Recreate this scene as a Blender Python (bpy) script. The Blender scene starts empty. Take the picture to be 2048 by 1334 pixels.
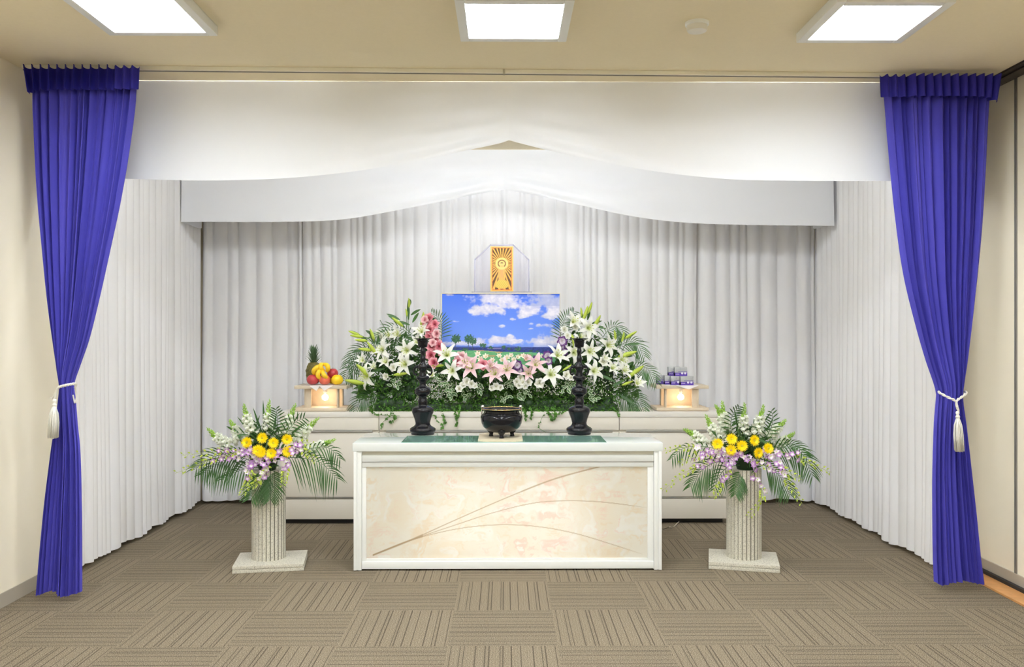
import bpy, bmesh, math, random
from mathutils import Vector, Matrix, noise, Quaternion
random.seed(7)
PI = math.pi
S = bpy.context.scene
COL = S.collection

# ------------------------------------------------------------------ camera, world, exposure
F = 1706.0; TH = 0.0082; CZ = 1.416
cam_d = bpy.data.cameras.new('camera'); cam = bpy.data.objects.new('camera', cam_d); COL.objects.link(cam)
cam.location = (0, 0, CZ); cam.rotation_euler = (PI/2, 0, -TH)
cam_d.sensor_width = 36; cam_d.lens = 36*F/2048; cam_d.clip_start = 0.05
S.camera = cam
w = bpy.data.worlds.new('world'); S.world = w; w.use_nodes = True
w.node_tree.nodes['Background'].inputs[0].default_value = (1, .97, .92, 1)
w.node_tree.nodes['Background'].inputs[1].default_value = 0.0
S.view_settings.view_transform = 'Standard'; S.view_settings.look = 'None'
S.view_settings.gamma = 1; S.view_settings.use_curve_mapping = False
S.view_settings.exposure = 0.19
S.cycles.use_denoising = True
S.cycles.max_bounces = 10; S.cycles.diffuse_bounces = 6; S.cycles.transparent_max_bounces = 12
S.cycles.caustics_reflective = False; S.cycles.caustics_refractive = False
S.cycles.sample_clamp_indirect = 12

CEIL = 2.84
PANEL_E = 34.0         # ceiling panels
TUBE_E = 36.0          # fluorescent tubes between the valances
BOX_E = 3.9            # tubes inside the table

def W(px, py, Y):
    dx = (px-1024)/F
    a = dx*math.cos(TH)+math.sin(TH); b = -dx*math.sin(TH)+math.cos(TH)
    t = Y/b
    return Vector((a*t, Y, CZ-(py-667)/F*t))

# ------------------------------------------------------------------ materials
MATS = {}
def new_mat(name):
    m = bpy.data.materials.new(name); m.use_nodes = True
    nt = m.node_tree; return m, nt, nt.nodes, nt.links, nt.nodes['Principled BSDF']
def mat(name, col, rough=.5, metal=0, spec=.5, noise_s=0, noise_a=0, bump=0, bump_s=200, trans=0, coat=0, transl=0, sheen=0):
    if name in MATS: return MATS[name]
    m, nt, N, L, B = new_mat(name)
    B.inputs['Base Color'].default_value = (*col, 1); B.inputs['Roughness'].default_value = rough
    B.inputs['Metallic'].default_value = metal; B.inputs['Specular IOR Level'].default_value = spec
    if coat: B.inputs['Coat Weight'].default_value = coat
    if sheen: B.inputs['Sheen Weight'].default_value = sheen
    if trans:
        B.inputs['Transmission Weight'].default_value = trans
    tc = N.new('ShaderNodeTexCoord')
    if noise_s:
        n = N.new('ShaderNodeTexNoise'); n.inputs['Scale'].default_value = noise_s; n.inputs['Detail'].default_value = 4
        L.new(tc.outputs['Object'], n.inputs['Vector'])
        r = N.new('ShaderNodeMapRange'); r.inputs[1].default_value = .3; r.inputs[2].default_value = .7
        r.inputs[3].default_value = 1-noise_a; r.inputs[4].default_value = 1+noise_a
        L.new(n.outputs['Fac'], r.inputs[0])
        v = N.new('ShaderNodeVectorMath'); v.operation = 'SCALE'; v.inputs[0].default_value = col
        L.new(r.outputs[0], v.inputs['Scale']); L.new(v.outputs[0], B.inputs['Base Color'])
    if bump:
        n = N.new('ShaderNodeTexNoise'); n.inputs['Scale'].default_value = bump_s; L.new(tc.outputs['Object'], n.inputs['Vector'])
        b = N.new('ShaderNodeBump'); b.inputs['Strength'].default_value = bump; b.inputs['Distance'].default_value = .002
        L.new(n.outputs['Fac'], b.inputs['Height']); L.new(b.outputs[0], B.inputs['Normal'])
    if transl:
        t = N.new('ShaderNodeBsdfTranslucent'); t.inputs[0].default_value = (*col, 1)
        mx = N.new('ShaderNodeMixShader'); mx.inputs[0].default_value = transl
        out = N['Material Output']; L.new(B.outputs[0], mx.inputs[1]); L.new(t.outputs[0], mx.inputs[2]); L.new(mx.outputs[0], out.inputs[0])
    MATS[name] = m; return m
def emit(name, col, e):
    if name in MATS: return MATS[name]
    m, nt, N, L, B = new_mat(name)
    B.inputs['Base Color'].default_value = (*col, 1)
    B.inputs['Emission Color'].default_value = (*col, 1); B.inputs['Emission Strength'].default_value = e
    MATS[name] = m; return m
def radial(name, stops, size, rough=.5, transl=.15):
    """colour of the flower from its throat outwards"""
    if name in MATS: return MATS[name]
    m, nt, N, L, B = new_mat(name)
    tc = N.new('ShaderNodeTexCoord'); ln = N.new('ShaderNodeVectorMath'); ln.operation = 'LENGTH'
    L.new(tc.outputs['Object'], ln.inputs[0])
    mr = N.new('ShaderNodeMath'); mr.operation = 'DIVIDE'; mr.inputs[1].default_value = size; L.new(ln.outputs['Value'], mr.inputs[0])
    cr = N.new('ShaderNodeValToRGB'); L.new(mr.outputs[0], cr.inputs[0]); set_ramp(cr, stops)
    L.new(cr.outputs[0], B.inputs['Base Color']); B.inputs['Roughness'].default_value = rough
    t = N.new('ShaderNodeBsdfTranslucent'); L.new(cr.outputs[0], t.inputs[0])
    mx = N.new('ShaderNodeMixShader'); mx.inputs[0].default_value = transl
    L.new(B.outputs[0], mx.inputs[1]); L.new(t.outputs[0], mx.inputs[2]); L.new(mx.outputs[0], N['Material Output'].inputs[0])
    MATS[name] = m; return m
def set_ramp(cr, stops, interp='LINEAR'):
    e = cr.color_ramp.elements; cr.color_ramp.interpolation = interp
    while len(e) > 1: e.remove(e[-1])
    e[0].position = stops[0][0]; e[0].color = (*stops[0][1], 1)
    for p, c in stops[1:]:
        x = e.new(p); x.color = (*c, 1)
def attr_mat(name, rough=.5, transl=0, emis=0, coat=0):
    m, nt, N, L, B = new_mat(name)
    a = N.new('ShaderNodeVertexColor'); a.layer_name = 'Col'
    L.new(a.outputs[0], B.inputs['Base Color']); B.inputs['Roughness'].default_value = rough
    if coat: B.inputs['Coat Weight'].default_value = coat
    if transl:
        t = N.new('ShaderNodeBsdfTranslucent'); L.new(a.outputs[0], t.inputs[0])
        mx = N.new('ShaderNodeMixShader'); mx.inputs[0].default_value = transl
        L.new(B.outputs[0], mx.inputs[1]); L.new(t.outputs[0], mx.inputs[2]); L.new(mx.outputs[0], N['Material Output'].inputs[0])
    return m

# ------------------------------------------------------------------ mesh helpers
class MB:
    def __init__(s): s.v = []; s.f = []
    def add(s, vs, fs, M=None):
        o = len(s.v)
        s.v += [tuple(M @ Vector(p)) if M else tuple(p) for p in vs]
        s.f += [tuple(i+o for i in f) for f in fs]; return s
    def box(s, x0, x1, y0, y1, z0, z1, b=0, M=None):
        bm = bmesh.new(); bmesh.ops.create_cube(bm, size=1)
        bmesh.ops.scale(bm, vec=(x1-x0, y1-y0, z1-z0), verts=bm.verts)
        bmesh.ops.translate(bm, vec=((x0+x1)/2, (y0+y1)/2, (z0+z1)/2), verts=bm.verts)
        if b: bmesh.ops.bevel(bm, geom=bm.edges[:], offset=b, segments=2, affect='EDGES', profile=.6)
        bm.verts.index_update(); s.add([v.co.copy() for v in bm.verts], [[v.index for v in f.verts] for f in bm.faces], M); bm.free(); return s
    def grid(s, fn, nu, nv, M=None, closed=False):
        vs = [fn(i/nu, j/nv) for j in range(nv+1) for i in range(nu if closed else nu+1)]
        n = nu if closed else nu+1
        fs = [(j*n+i, j*n+(i+1) % n, (j+1)*n+(i+1) % n, (j+1)*n+i) for j in range(nv) for i in range(nu)]
        return s.add(vs, fs, M)
    def lathe(s, prof, seg=32, M=None, cx=0, cy=0):
        return s.grid(lambda u, v: (cx+prof[round(v*(len(prof)-1))][0]*math.cos(2*PI*u), cy+prof[round(v*(len(prof)-1))][0]*math.sin(2*PI*u), prof[round(v*(len(prof)-1))][1]), seg, len(prof)-1, M, True)
    def tube(s, pts, r, seg=6, M=None, cap=True):
        pts = [Vector(p) for p in pts]; n = len(pts); o = len(s.v); vs = []
        prev = None
        for i, p in enumerate(pts):
            d = (pts[min(i+1, n-1)]-pts[max(i-1, 0)]).normalized()
            if prev is None:
                a = d.orthogonal().normalized()
            else:
                a = (prev-d*prev.dot(d)).normalized()
            prev = a; b = d.cross(a); rr = r[i] if isinstance(r, (list, tuple)) else r
            vs += [p+(a*math.cos(2*PI*k/seg)+b*math.sin(2*PI*k/seg))*rr for k in range(seg)]
        fs = [(i*seg+k, i*seg+(k+1) % seg, (i+1)*seg+(k+1) % seg, (i+1)*seg+k) for i in range(n-1) for k in range(seg)]
        if cap: fs += [tuple(range(seg))[::-1], tuple((n-1)*seg+k for k in range(seg))]
        return s.add(vs, fs, M)
    def ball(s, c, r, sub=2, sc=(1, 1, 1), M=None):
        bm = bmesh.new(); bmesh.ops.create_icosphere(bm, subdivisions=sub, radius=r)
        s.add([Vector((v.co.x*sc[0]+c[0], v.co.y*sc[1]+c[1], v.co.z*sc[2]+c[2])) for v in bm.verts], [[v.index for v in f.verts] for f in bm.faces], M); bm.free(); return s
    def mesh(s, name, m, smooth=True, angle=None):
        me = bpy.data.meshes.new(name); me.from_pydata(s.v, [], s.f); me.materials.append(m)
        if smooth:
            me.polygons.foreach_set('use_smooth', [True]*len(me.polygons))
            if angle: me.set_sharp_from_angle(angle=angle)
        me.update(); return me
    def build(s, name, m, parent=None, smooth=True, angle=None):
        o = bpy.data.objects.new(name, s.mesh(name, m, smooth, angle)); COL.objects.link(o)
        if parent is not None: o.parent = parent
        return o
A30 = math.radians(35)
def tag(o, label, cat, group=None):
    o['label'] = label; o['category'] = cat
    if group: o['group'] = group
    return o
def struct(o): o['kind'] = 'structure'; return o
def empty(name, loc=(0, 0, 0), rz=0):
    o = bpy.data.objects.new(name, None); COL.objects.link(o); o.location = loc; o.rotation_euler = (0, 0, rz); o.empty_display_size = .1
    return o
def inst(src, name, parent, M):
    """copy of a part and of its own pieces"""
    c = src.copy(); COL.objects.link(c); c.name = name; c.parent = parent; c.matrix_local = M
    for ch in src.children:
        d = ch.copy(); COL.objects.link(d); d.parent = c
    return c
def orient(loc, d, roll=0, s=1):
    d = Vector(d).normalized(); q = d.to_track_quat('Z', 'Y')
    return Matrix.Translation(loc) @ q.to_matrix().to_4x4() @ Matrix.Rotation(roll, 4, 'Z') @ Matrix.Scale(s, 4)
def lerp(a, b, t): return a+(b-a)*t
def interp(tab, x):
    if x <= tab[0][0]: return tab[0][1]
    for (x0, y0), (x1, y1) in zip(tab, tab[1:]):
        if x <= x1: return lerp(y0, y1, (x-x0)/(x1-x0))
    return tab[-1][1]
def sinterp(tab, x):   # smooth (catmull) interpolation
    n = len(tab)
    if x <= tab[0][0]: return tab[0][1]
    if x >= tab[-1][0]: return tab[-1][1]
    for i in range(n-1):
        if x <= tab[i+1][0]:
            x0, y0 = tab[i]; x1, y1 = tab[i+1]; t = (x-x0)/(x1-x0)
            xm, ym = tab[max(i-1, 0)]; xp, yp = tab[min(i+2, n-1)]
            m0 = (y1-ym)/(x1-xm)*(x1-x0); m1 = (yp-y0)/(xp-x0)*(x1-x0)
            return (2*t**3-3*t**2+1)*y0+(t**3-2*t**2+t)*m0+(-2*t**3+3*t**2)*y1+(t**3-t**2)*m1
def bez(p, n):
    """smooth path through points"""
    p = [Vector(q) for q in p]; out = []
    P = [p[0]*2-p[1]]+p+[p[-1]*2-p[-2]]
    seg = len(p)-1
    for i in range(n+1):
        t = i/n*seg; k = min(int(t), seg-1); t -= k
        a, b, c, d = P[k], P[k+1], P[k+2], P[k+3]
        out.append(.5*((2*b)+(c-a)*t+(2*a-5*b+4*c-d)*t*t+(3*b-a-3*c+d)*t**3))
    return out
def srgb(r, g, b):
    f = lambda c: (c/255/12.92) if c/255 <= .04045 else ((c/255+.055)/1.055)**2.4
    return (f(r), f(g), f(b))

# colours
M_WALL = mat('cream_wallpaper', srgb(244, 236, 216), .9, spec=.1, noise_s=3, noise_a=.015, bump=.15, bump_s=350)
M_CEIL = mat('ceiling_paper', srgb(232, 221, 194), .9, spec=.1, noise_s=60, noise_a=.012, bump=.15, bump_s=300)
M_WHITE = mat('white_laminate', srgb(236, 238, 236), .35)
M_CREAM = mat('cream_laminate', srgb(230, 224, 212), .4)
M_DRAPE = mat('white_drape', srgb(249, 249, 252), .75, spec=.15, transl=.12)
M_VAL = mat('white_valance', srgb(236, 238, 243), .6, spec=.2, transl=.03)
M_ALU = mat('aluminium', (.55, .55, .54), .35, metal=.9)
M_BLACK = mat('black_gloss', (.007, .007, .010), .13, spec=.35)
M_BLACKP = mat('black_plain', (.012, .011, .011), .5)
M_BLUE = mat('blue_cloth', srgb(80, 76, 178), .75, spec=.08, noise_s=14, noise_a=.03)
M_BLUEH = mat('blue_header', srgb(50, 46, 150), .6, spec=.2)
M_WOOD = mat('pale_wood', srgb(208, 193, 170), .5, noise_s=24, noise_a=.06)

# ------------------------------------------------------------------ setting
def carpet():
    m, nt, N, L, B = new_mat('carpet_tiles')
    tc = N.new('ShaderNodeTexCoord'); sp = N.new('ShaderNodeSeparateXYZ'); L.new(tc.outputs['Object'], sp.inputs[0])
    def math_(op, a, b=None):
        n = N.new('ShaderNodeMath'); n.operation = op
        for k, v in ((0, a), (1, b)):
            if v is None: continue
            if isinstance(v, (int, float)): n.inputs[k].default_value = v
            else: L.new(v, n.inputs[k])
        return n.outputs[0]
    u = math_('MULTIPLY', math_('SUBTRACT', sp.outputs[0], .24), 2); v = math_('MULTIPLY', math_('SUBTRACT', sp.outputs[1], 3.865), 2)
    par = math_('FLOORED_MODULO', math_('ADD', math_('FLOOR', u), math_('FLOOR', v)), 2)   # floored parity
    par = math_('GREATER_THAN', par, .5)
    fu = math_('FRACT', u); fv = math_('FRACT', v)
    mx = N.new('ShaderNodeMix'); L.new(par, mx.inputs[0]); L.new(fu, mx.inputs[2]); L.new(fv, mx.inputs[3])
    t = mx.outputs[0]
    cr = N.new('ShaderNodeValToRGB'); L.new(t, cr.inputs[0])
    pos = [.03, .11, .145, .25, .335, .37, .47, .495, .57, .655, .765, .84, .875, .965]
    st = [(0, (1, 1, 1))]
    for p in pos: st += [(p, (0, 0, 0)), (p+.009, (1, 1, 1))]
    set_ramp(cr, st, 'CONSTANT')
    # secondary faint ribs
    wv = math_('MULTIPLY', math_('ADD', math_('SINE', math_('MULTIPLY', t, 2*PI*36)), 1), .5)
    n1 = N.new('ShaderNodeTexNoise'); n1.inputs['Scale'].default_value = 260; n1.inputs['Detail'].default_value = 2; L.new(tc.outputs['Object'], n1.inputs[0])
    n2 = N.new('ShaderNodeTexNoise'); n2.inputs['Scale'].default_value = 2.2; n2.inputs['Detail'].default_value = 3; L.new(tc.outputs['Object'], n2.inputs[0])
    base = N.new('ShaderNodeValToRGB'); L.new(n1.outputs['Fac'], base.inputs[0])
    set_ramp(base, [(.3, srgb(60, 51, 38)), (.47, srgb(120, 108, 90)), (.7, srgb(174, 163, 143))])
    k = math_('ADD', math_('MULTIPLY', cr.outputs[0], .52), .48)
    k = math_('MULTIPLY', k, math_('ADD', math_('MULTIPLY', wv, .10), .93))
    k = math_('MULTIPLY', k, math_('ADD', math_('MULTIPLY', n2.outputs['Fac'], .16), .92))
    k = math_('MULTIPLY', k, math_('SUBTRACT', 1.03, math_('MULTIPLY', par, .06)))
    sc = N.new('ShaderNodeVectorMath'); sc.operation = 'SCALE'; L.new(base.outputs[0], sc.inputs[0]); L.new(k, sc.inputs['Scale'])
    L.new(sc.outputs[0], B.inputs['Base Color']); B.inputs['Roughness'].default_value = .95; B.inputs['Specular IOR Level'].default_value = .1
    bp = N.new('ShaderNodeBump'); bp.inputs['Strength'].default_value = .4; bp.inputs['Distance'].default_value = .003
    L.new(math_('ADD', math_('MULTIPLY', cr.outputs[0], .6), n1.outputs['Fac']), bp.inputs['Height']); L.new(bp.outputs[0], B.inputs['Normal'])
    return m
XL, XR, YB, YF = -2.60, 2.83, 7.28, -4.2
struct(MB().box(XL-.1, XR+.1, YF-.1, YB+.1, -.1, 0).build('floor', carpet(), smooth=False))
struct(MB().box(XL-.1, XR+.1, YF-.1, YB+.1, CEIL, CEIL+.1).build('ceiling', M_CEIL, smooth=False))
struct(MB().box(XL-.1, XL, YF-.1, YB+.1, 0, CEIL).build('wall_left', M_WALL, smooth=False))
struct(MB().box(XR, XR+.1, YF-.1, YB+.1, 0, CEIL).build('wall_right', M_WALL, smooth=False))
struct(MB().box(XL, XR, YB, YB+.1, 0, CEIL).build('wall_back', M_WALL, smooth=False))
struct(MB().box(XL, XR, YF-.1, YF, 0, CEIL).build('wall_front', M_WALL, smooth=False))
M_BASE = mat('grey_vinyl', srgb(172, 164, 150), .5)
struct(MB().box(XL, XL+.006, YF, YB, 0, .076, .001).build('baseboard_left', M_BASE, smooth=False))
struct(MB().box(XR-.008, XR, YF, YB, .030, .088, .001).build('baseboard_right', M_BASE, smooth=False))
struct(MB().box(2.70, XR, YF, YB, CEIL-.012, CEIL, .002).box(2.735, 2.795, YF, YB, CEIL-.02, CEIL-.012).build('trim_1', mat('dark_rail', (.018, .012, .012), .3), smooth=False))
struct(MB().box(2.685, 2.80, YF, YB, 0, .012, .002).build('trim_2', mat('orange_wood', srgb(206, 150, 92), .4, noise_s=18, noise_a=.1), smooth=False))
struct(MB().box(2.80, XR, YF, YB, 0, .030).build('trim_3', mat('dark_gap', (.02, .018, .018), .6), smooth=False))
jt = MB()
for y in (4.70, 3.5, 2.3, 1.1, -.1, -1.3, -2.5): jt.box(XR-.005, XR, y-.012, y-.002, .088, CEIL-.012).box(XR-.005, XR, y+.004, y+.010, .088, CEIL-.012)
struct(jt.build('trim_4', mat('joint_metal', (.30, .29, .28), .4, metal=.6), smooth=False))

# curtain rail along the ceiling
rl = empty('curtain_rail', (0, 0, 0))
tag(rl, 'long thin cream curtain rail fixed across the ceiling in front of the white valance', 'curtain rail')
d = math.atan2(.10, 4.5)
Mr = Matrix.Translation((0, 4.61, 0)) @ Matrix.Rotation(d*1.0, 4, 'Z')
MB().box(-2.56, 2.66, -.018, .018, CEIL-.022, CEIL, .003, M=Mr).build('rail', mat('rail_cream', srgb(232, 228, 212), .4), rl, False)
MB().box(-2.56, 2.66, -.004, .004, CEIL-.0255, CEIL-.022, M=Mr).build('rail_slot', mat('slot_grey', srgb(120, 118, 112), .5), rl, False)
MB().box(-.012, .0, -.018, .018, CEIL-.024, CEIL-.001, M=Mr).build('joint', mat('joint_cream', srgb(190, 184, 162), .4), rl, False)

# ceiling lights
def ceiling_light(cx, cy, label, w_=.50, d_=.50, group='square ceiling lights'):
    r = empty('ceiling_light', (cx, cy, CEIL)); tag(r, label, 'ceiling light', group)
    f = MB(); a, b = w_/2, d_/2; t = .042; h = .045
    f.box(-a, -a+t, -b, b, -h, 0, .004).box(a-t, a, -b, b, -h, 0, .004).box(-a+t, a-t, -b, -b+t, -h, 0, .004).box(-a+t, a-t, b-t, b, -h, 0, .004)
    f.build('frame', mat('light_frame', srgb(226, 228, 226), .4), r, True, A30)
    MB().box(-a+t, a-t, -b+t, b-t, -.010, -.002).build('diffuser', emit('diffuser_light', (.93, .985, 1.04), PANEL_E), r, False)
    return r
for cx, cy, lab in ((-1.581, 3.717, 'square ceiling light at the left, above and in front of the left blue curtain'), (.040, 3.785, 'square ceiling light in the middle, above the altar table'), (1.632, 3.79, 'square ceiling light at the right, beyond the smoke detector')):
    ceiling_light(cx, cy, lab)
for cy in (2.45, 1.0, -.45, -1.9):
    for cx in (-1.625, .035, 1.715):
        ceiling_light(cx, cy, 'square ceiling light in the rows behind the camera', group='square ceiling lights behind the camera')

# slim fluorescent fittings hidden behind the valances; the rearmost is an added fill light
def batten(x0, x1, y, label, e=TUBE_E):
    r = empty('fluorescent_light', ((x0+x1)/2, y, CEIL)); tag(r, label, 'ceiling light')
    a = (x1-x0)/2
    MB().box(-a, a, -.04, .04, -.03, 0, .004).build('housing', M_WHITE, r, True, A30)
    MB().tube([(-a+.03, 0, -.055), (a-.03, 0, -.055)], .015, 12).build('tube', emit('tube_light_%d' % int(e*10), (.95, .985, 1.03), e), r)
    for q in (-a, a-.03): MB().box(q, q+.03, -.02, .02, -.075, -.03, .003).build('socket', M_WHITE, r, True, A30)
batten(-.78, -.12, 5.35, 'slim fluorescent light left of the middle on the ceiling behind the front valance', TUBE_E*1.35)
batten(.12, .78, 5.35, 'slim fluorescent light right of the middle on the ceiling behind the front valance', TUBE_E*1.35)
batten(-1.1, 1.1, 6.78, 'added unseen tube light on the ceiling just behind the rear valance, brightening the back curtain', TUBE_E*.22)  # unseen fitting, added to brighten the back curtain
for bx0, bx1, lab in ((-2.15, -.95, 'fluorescent light at the left on the ceiling just behind the front valance'), (-.6, .6, 'fluorescent light in the middle on the ceiling just behind the front valance'), (1.0, 2.2, 'fluorescent light at the right on the ceiling just behind the front valance')):
    batten(bx0, bx1, 5.02, lab, TUBE_E*(.6 if bx0 == -.6 else 1.0))

# smoke detector
p = W(1394, 44, 3.90)
r = empty('smoke_detector', (p.x, 3.90, CEIL)); tag(r, 'round white smoke detector on the ceiling between the middle and right lights', 'smoke detector')
MB().lathe([(0, 0), (.054, 0), (.054, -.012), (.050, -.016), (0, -.016)], 40).build('base', M_WHITE, r, True, A30)
MB().lathe([(.047, -.016), (.047, -.030), (.043, -.040), (.030, -.043), (.012, -.044), (0, -.044)], 40).build('cover', mat('detector_cover', srgb(225, 222, 212), .4), r, True, A30)

# ------------------------------------------------------------------ white drapes
def drape(name, p0, p1, z0, z1, label, seed, pitch=.085, amp=.028, nrm=1, xtra=0, group='pleated white curtains around the altar'):
    """pleated hanging from p0 to p1 along the floor plan"""
    rnd = random.Random(seed)
    p0 = Vector((*p0, 0)); p1 = Vector((*p1, 0)); Lg = (p1-p0).length; dr = (p1-p0)/Lg; nn = Vector((-dr.y, dr.x, 0))*nrm
    folds = []; s = 0
    while s < Lg:
        wd = pitch*rnd.uniform(.55, 1.5); folds.append((s, min(s+wd, Lg), rnd.uniform(.55, 1.25), rnd.uniform(-.35, .35), rnd.uniform(0, 6))); s += wd
    nu = int(Lg/.0075); nv = 26
    def disp(s, z):
        for a, b, k, sk, ph in folds:
            if s <= b+1e-9: break
        t = (s-a)/(b-a) if b > a else 0
        t2 = t**(1+.5*sk)
        v = math.sin(PI*t2)**.75
        fl = 1+.35*(1-z)*math.sin(ph)       # folds open towards the hem
        return amp*k*v*fl + .006*math.sin(s*9+ph*.0+seed+z*2)
    def fn(u, v):
        s = u*Lg; z = lerp(z0, z1, v)
        dd = disp(s, v)
        hem = .012*noise.noise(Vector((s*5, seed, 0)))+.010*math.sin(s*14+seed) if v == 0 else 0
        sw = .010*math.sin(v*5+s*3+seed)*(1-v)
        q = p0+dr*(s+sw)+nn*(dd+(1-v)**3*.010)
        return (q.x, q.y, z+max(hem, -.012))
    o = MB().grid(fn, nu, nv).build(name, M_DRAPE)
    return tag(o, label, 'curtain', group)
zt = CEIL-.01; hz = .030
cL = -2.54; cR = 2.60; Yk = 7.13
drape('pleated_curtain', (cL+.02, Yk), (-1.68, Yk), hz, zt, 'narrow pleated white curtain in the back left corner, behind the left flower stand', 3, .11, .050, -1)
drape('pleated_curtain', (-1.68, Yk-.03), (1.60, Yk-.03), hz+.02, zt, 'widest pleated white curtain, in the middle of the back behind the framed picture', 11, .075, .026, -1)
drape('pleated_curtain', (1.60, Yk), (cR-.02, Yk), hz, zt, 'narrow pleated white curtain in the back right corner, behind the right flower stand', 23, .11, .050, -1)
drape('pleated_curtain', (cL, 5.04), (cL, Yk-.02), hz, zt, 'pleated white curtain along the left side, beside the left blue curtain', 31, .085, .030, -1)
drape('pleated_curtain', (cR, 5.08), (cR, Yk-.02), hz, zt, 'pleated white curtain along the right side, beside the right blue curtain', 47, .085, .030, 1)

# valances
def valance(Y, x0, x1, edge, label, ret, seed, kamp):
    r = empty('valance', (0, Y, CEIL)); tag(r, label, 'valance', 'white swagged valances')
    E = sorted((W(px, py, Y).x, W(px, py, Y).z) for px, py in edge)
    mid = max(E, key=lambda e: e[1]); left = [e for e in E if e[0] <= mid[0]]; right = [e for e in E if e[0] >= mid[0]]
    zb = lambda x: sinterp(left, x) if x < mid[0] else sinterp(right, x)
    nu, nv = 520, 56; xm = mid[0]
    def fn(u, v):
        x = lerp(x0, x1, u); b = zb(x); z = lerp(b, CEIL-.002, v**1.15)
        h = z-b; dx = abs(x-xm)
        g = math.exp(-(dx/1.25)**2)
        y = 0
        y += kamp*.024*math.sin(h*70/(1+dx*.85)+dx*2.2)*math.exp(-h/.13)*g*min(1, dx*4)
        y += kamp*.011*math.sin((h*1.3-dx*.38)*17+.9+seed)*math.exp(-((h-.20)/.2)**2)*math.exp(-((dx-.75)/.5)**2)
        y += .008*noise.noise(Vector((x*.9, z*1.6, seed)))*(1-v)
        y -= .018*math.exp(-dx/.05)*math.exp(-h/.15)
        y += .012*(1-v)**2
        return (x, -y, z-CEIL)
    MB().grid(fn, nu, nv).build('swag', M_VAL, r)
    for xr, sgn in ((x0, 1), (x1, -1)):
        y1 = ret-Y
        def fr(u, v):
            wob = .008*math.sin(u*7+v*3+seed)
            return (xr-sgn*.0+wob*sgn, u*y1, lerp(2.283-CEIL-.012*math.sin(PI*u), -.002, v))
        MB().grid(fr, 24, 10).build('return', M_VAL, r)
valance(4.82, -2.495, 2.55, [(-30, 357), (243, 358), (400, 361.5), (560, 358), (700, 346), (850, 321), (950, 299), (1000, 287), (1018, 280), (1036, 286), (1100, 303), (1200, 324), (1300, 343), (1400, 355), (1500, 361), (1785, 363), (2100, 363)],
        'front white valance with a raised centre point, hung from the ceiling between the blue curtains', 5.42, 1, 1)
valance(6.60, -2.495, 2.55, [(300, 444), (410, 444), (560, 444), (680, 440), (800, 421), (900, 401), (960, 388), (1007, 379), (1055, 388), (1150, 410), (1250, 431), (1350, 444), (1450, 449), (1645, 452), (1800, 452)],
        'rear white valance with a raised centre point, hung above the flowers and framed picture', 7.05, 5, 1.2)

# ------------------------------------------------------------------ blue curtains
def blue_curtain(Y, tab, tie_y, label, seed, fl):
    r = empty('blue_curtain', (0, Y, 0)); tag(r, label, 'curtain', 'blue side curtains')
    rnd = random.Random(seed)
    T = [(W(0, y, Y).z, W(a, y, Y).x, W(b, y, Y).x) for y, a, b in tab][::-1]
    Lt = [(z, a) for z, a, b in T]; Rt = [(z, b) for z, a, b in T]
    z0, z1 = T[0][0], T[-1][0]; zt = W(0, tie_y, Y).z
    npl = 13
    ed = [0]
    for k in range(npl): ed.append(ed[-1]+rnd.uniform(.5, 1.6))
    ed = [e/ed[-1] for e in ed]; ks = [rnd.uniform(.4, 1.25) for _ in range(npl)]; sk = [rnd.uniform(-.5, .9) for _ in range(npl)]
    def fn(u, v):
        z = lerp(z0, z1, v)
        a, b = sinterp(Lt, z), sinterp(Rt, z); wd = b-a
        for k in range(npl):
            if u <= ed[k+1]+1e-9: break
        t = (u-ed[k])/(ed[k+1]-ed[k])
        amp = lerp(.030, .050, min(1, wd/.5)); d0 = abs(z-zt); amp *= lerp(.55, 1, min(1, d0/.35))
        if z < zt: amp *= .8
        f = math.sin(PI*t**(1+.4*sk[k]))**.8*ks[k]
        fine = .011*math.sin(u*118+seed+math.sin(u*9)*3)*min(1, max(0, (z-1.6)/.7))
        x = a+wd*u+.25*amp*math.sin(2*PI*t)*ks[k]*.5
        belly = .05*math.exp(-(d0/.25)**2)*(1-(2*u-1)**2)
        hem = (.010*math.sin(u*9+seed)+.012*noise.noise(Vector((u*4, seed, 1))))*(1-v)**30
        cr = .006*noise.noise(Vector((u*22, z*9, seed)))*math.exp(-abs(z-z1)/.25)
        return (x, -(f*amp+fine*.5+belly+cr)+.03, z+hem)
    MB().grid(fn, 420, 90).build('cloth', M_BLUE, r)
    # ruffled heading
    hz0, hz1 = z1-.085, z1+.035
    a, b = sinterp(Lt, z1), sinterp(Rt, z1)
    a -= .015 if fl > 0 else .045; b += .045 if fl > 0 else .015
    def fh(u, v):
        uu = u if fl > 0 else 1-u
        flat = uu > .78
        ph = uu*2*PI*14
        am = .026 if not flat else .010
        x = lerp(a, b, u)+(.010*math.sin(ph*1.0+1.2) if not flat else 0)
        x += (.035*(1-v)*fl*(math.exp(-uu*9)))
        y = -.035-am*math.sin(ph)-(1-v)*.012
        z = lerp(hz0, hz1, v)+.006*math.sin(ph+.8)*v - .03*math.exp(-uu*14)*(1-v)
        return (x, y, z)
    MB().grid(fh, 320, 8).build('gathered_heading', M_BLUEH, r)
    return r
b1 = blue_curtain(4.50, [(150, 59, 268), (200, 60, 266), (300, 64, 253), (400, 70, 236), (500, 79, 215), (600, 89, 193), (680, 100, 173), (735, 109, 154), (770, 116, 143), (800, 113, 146), (850, 105, 150), (900, 97, 155), (1000, 84, 158), (1100, 74, 159), (1190, 66, 159)],
     770, 'long blue curtain gathered at the left, beside the cream left wall', 5, 1)
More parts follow.
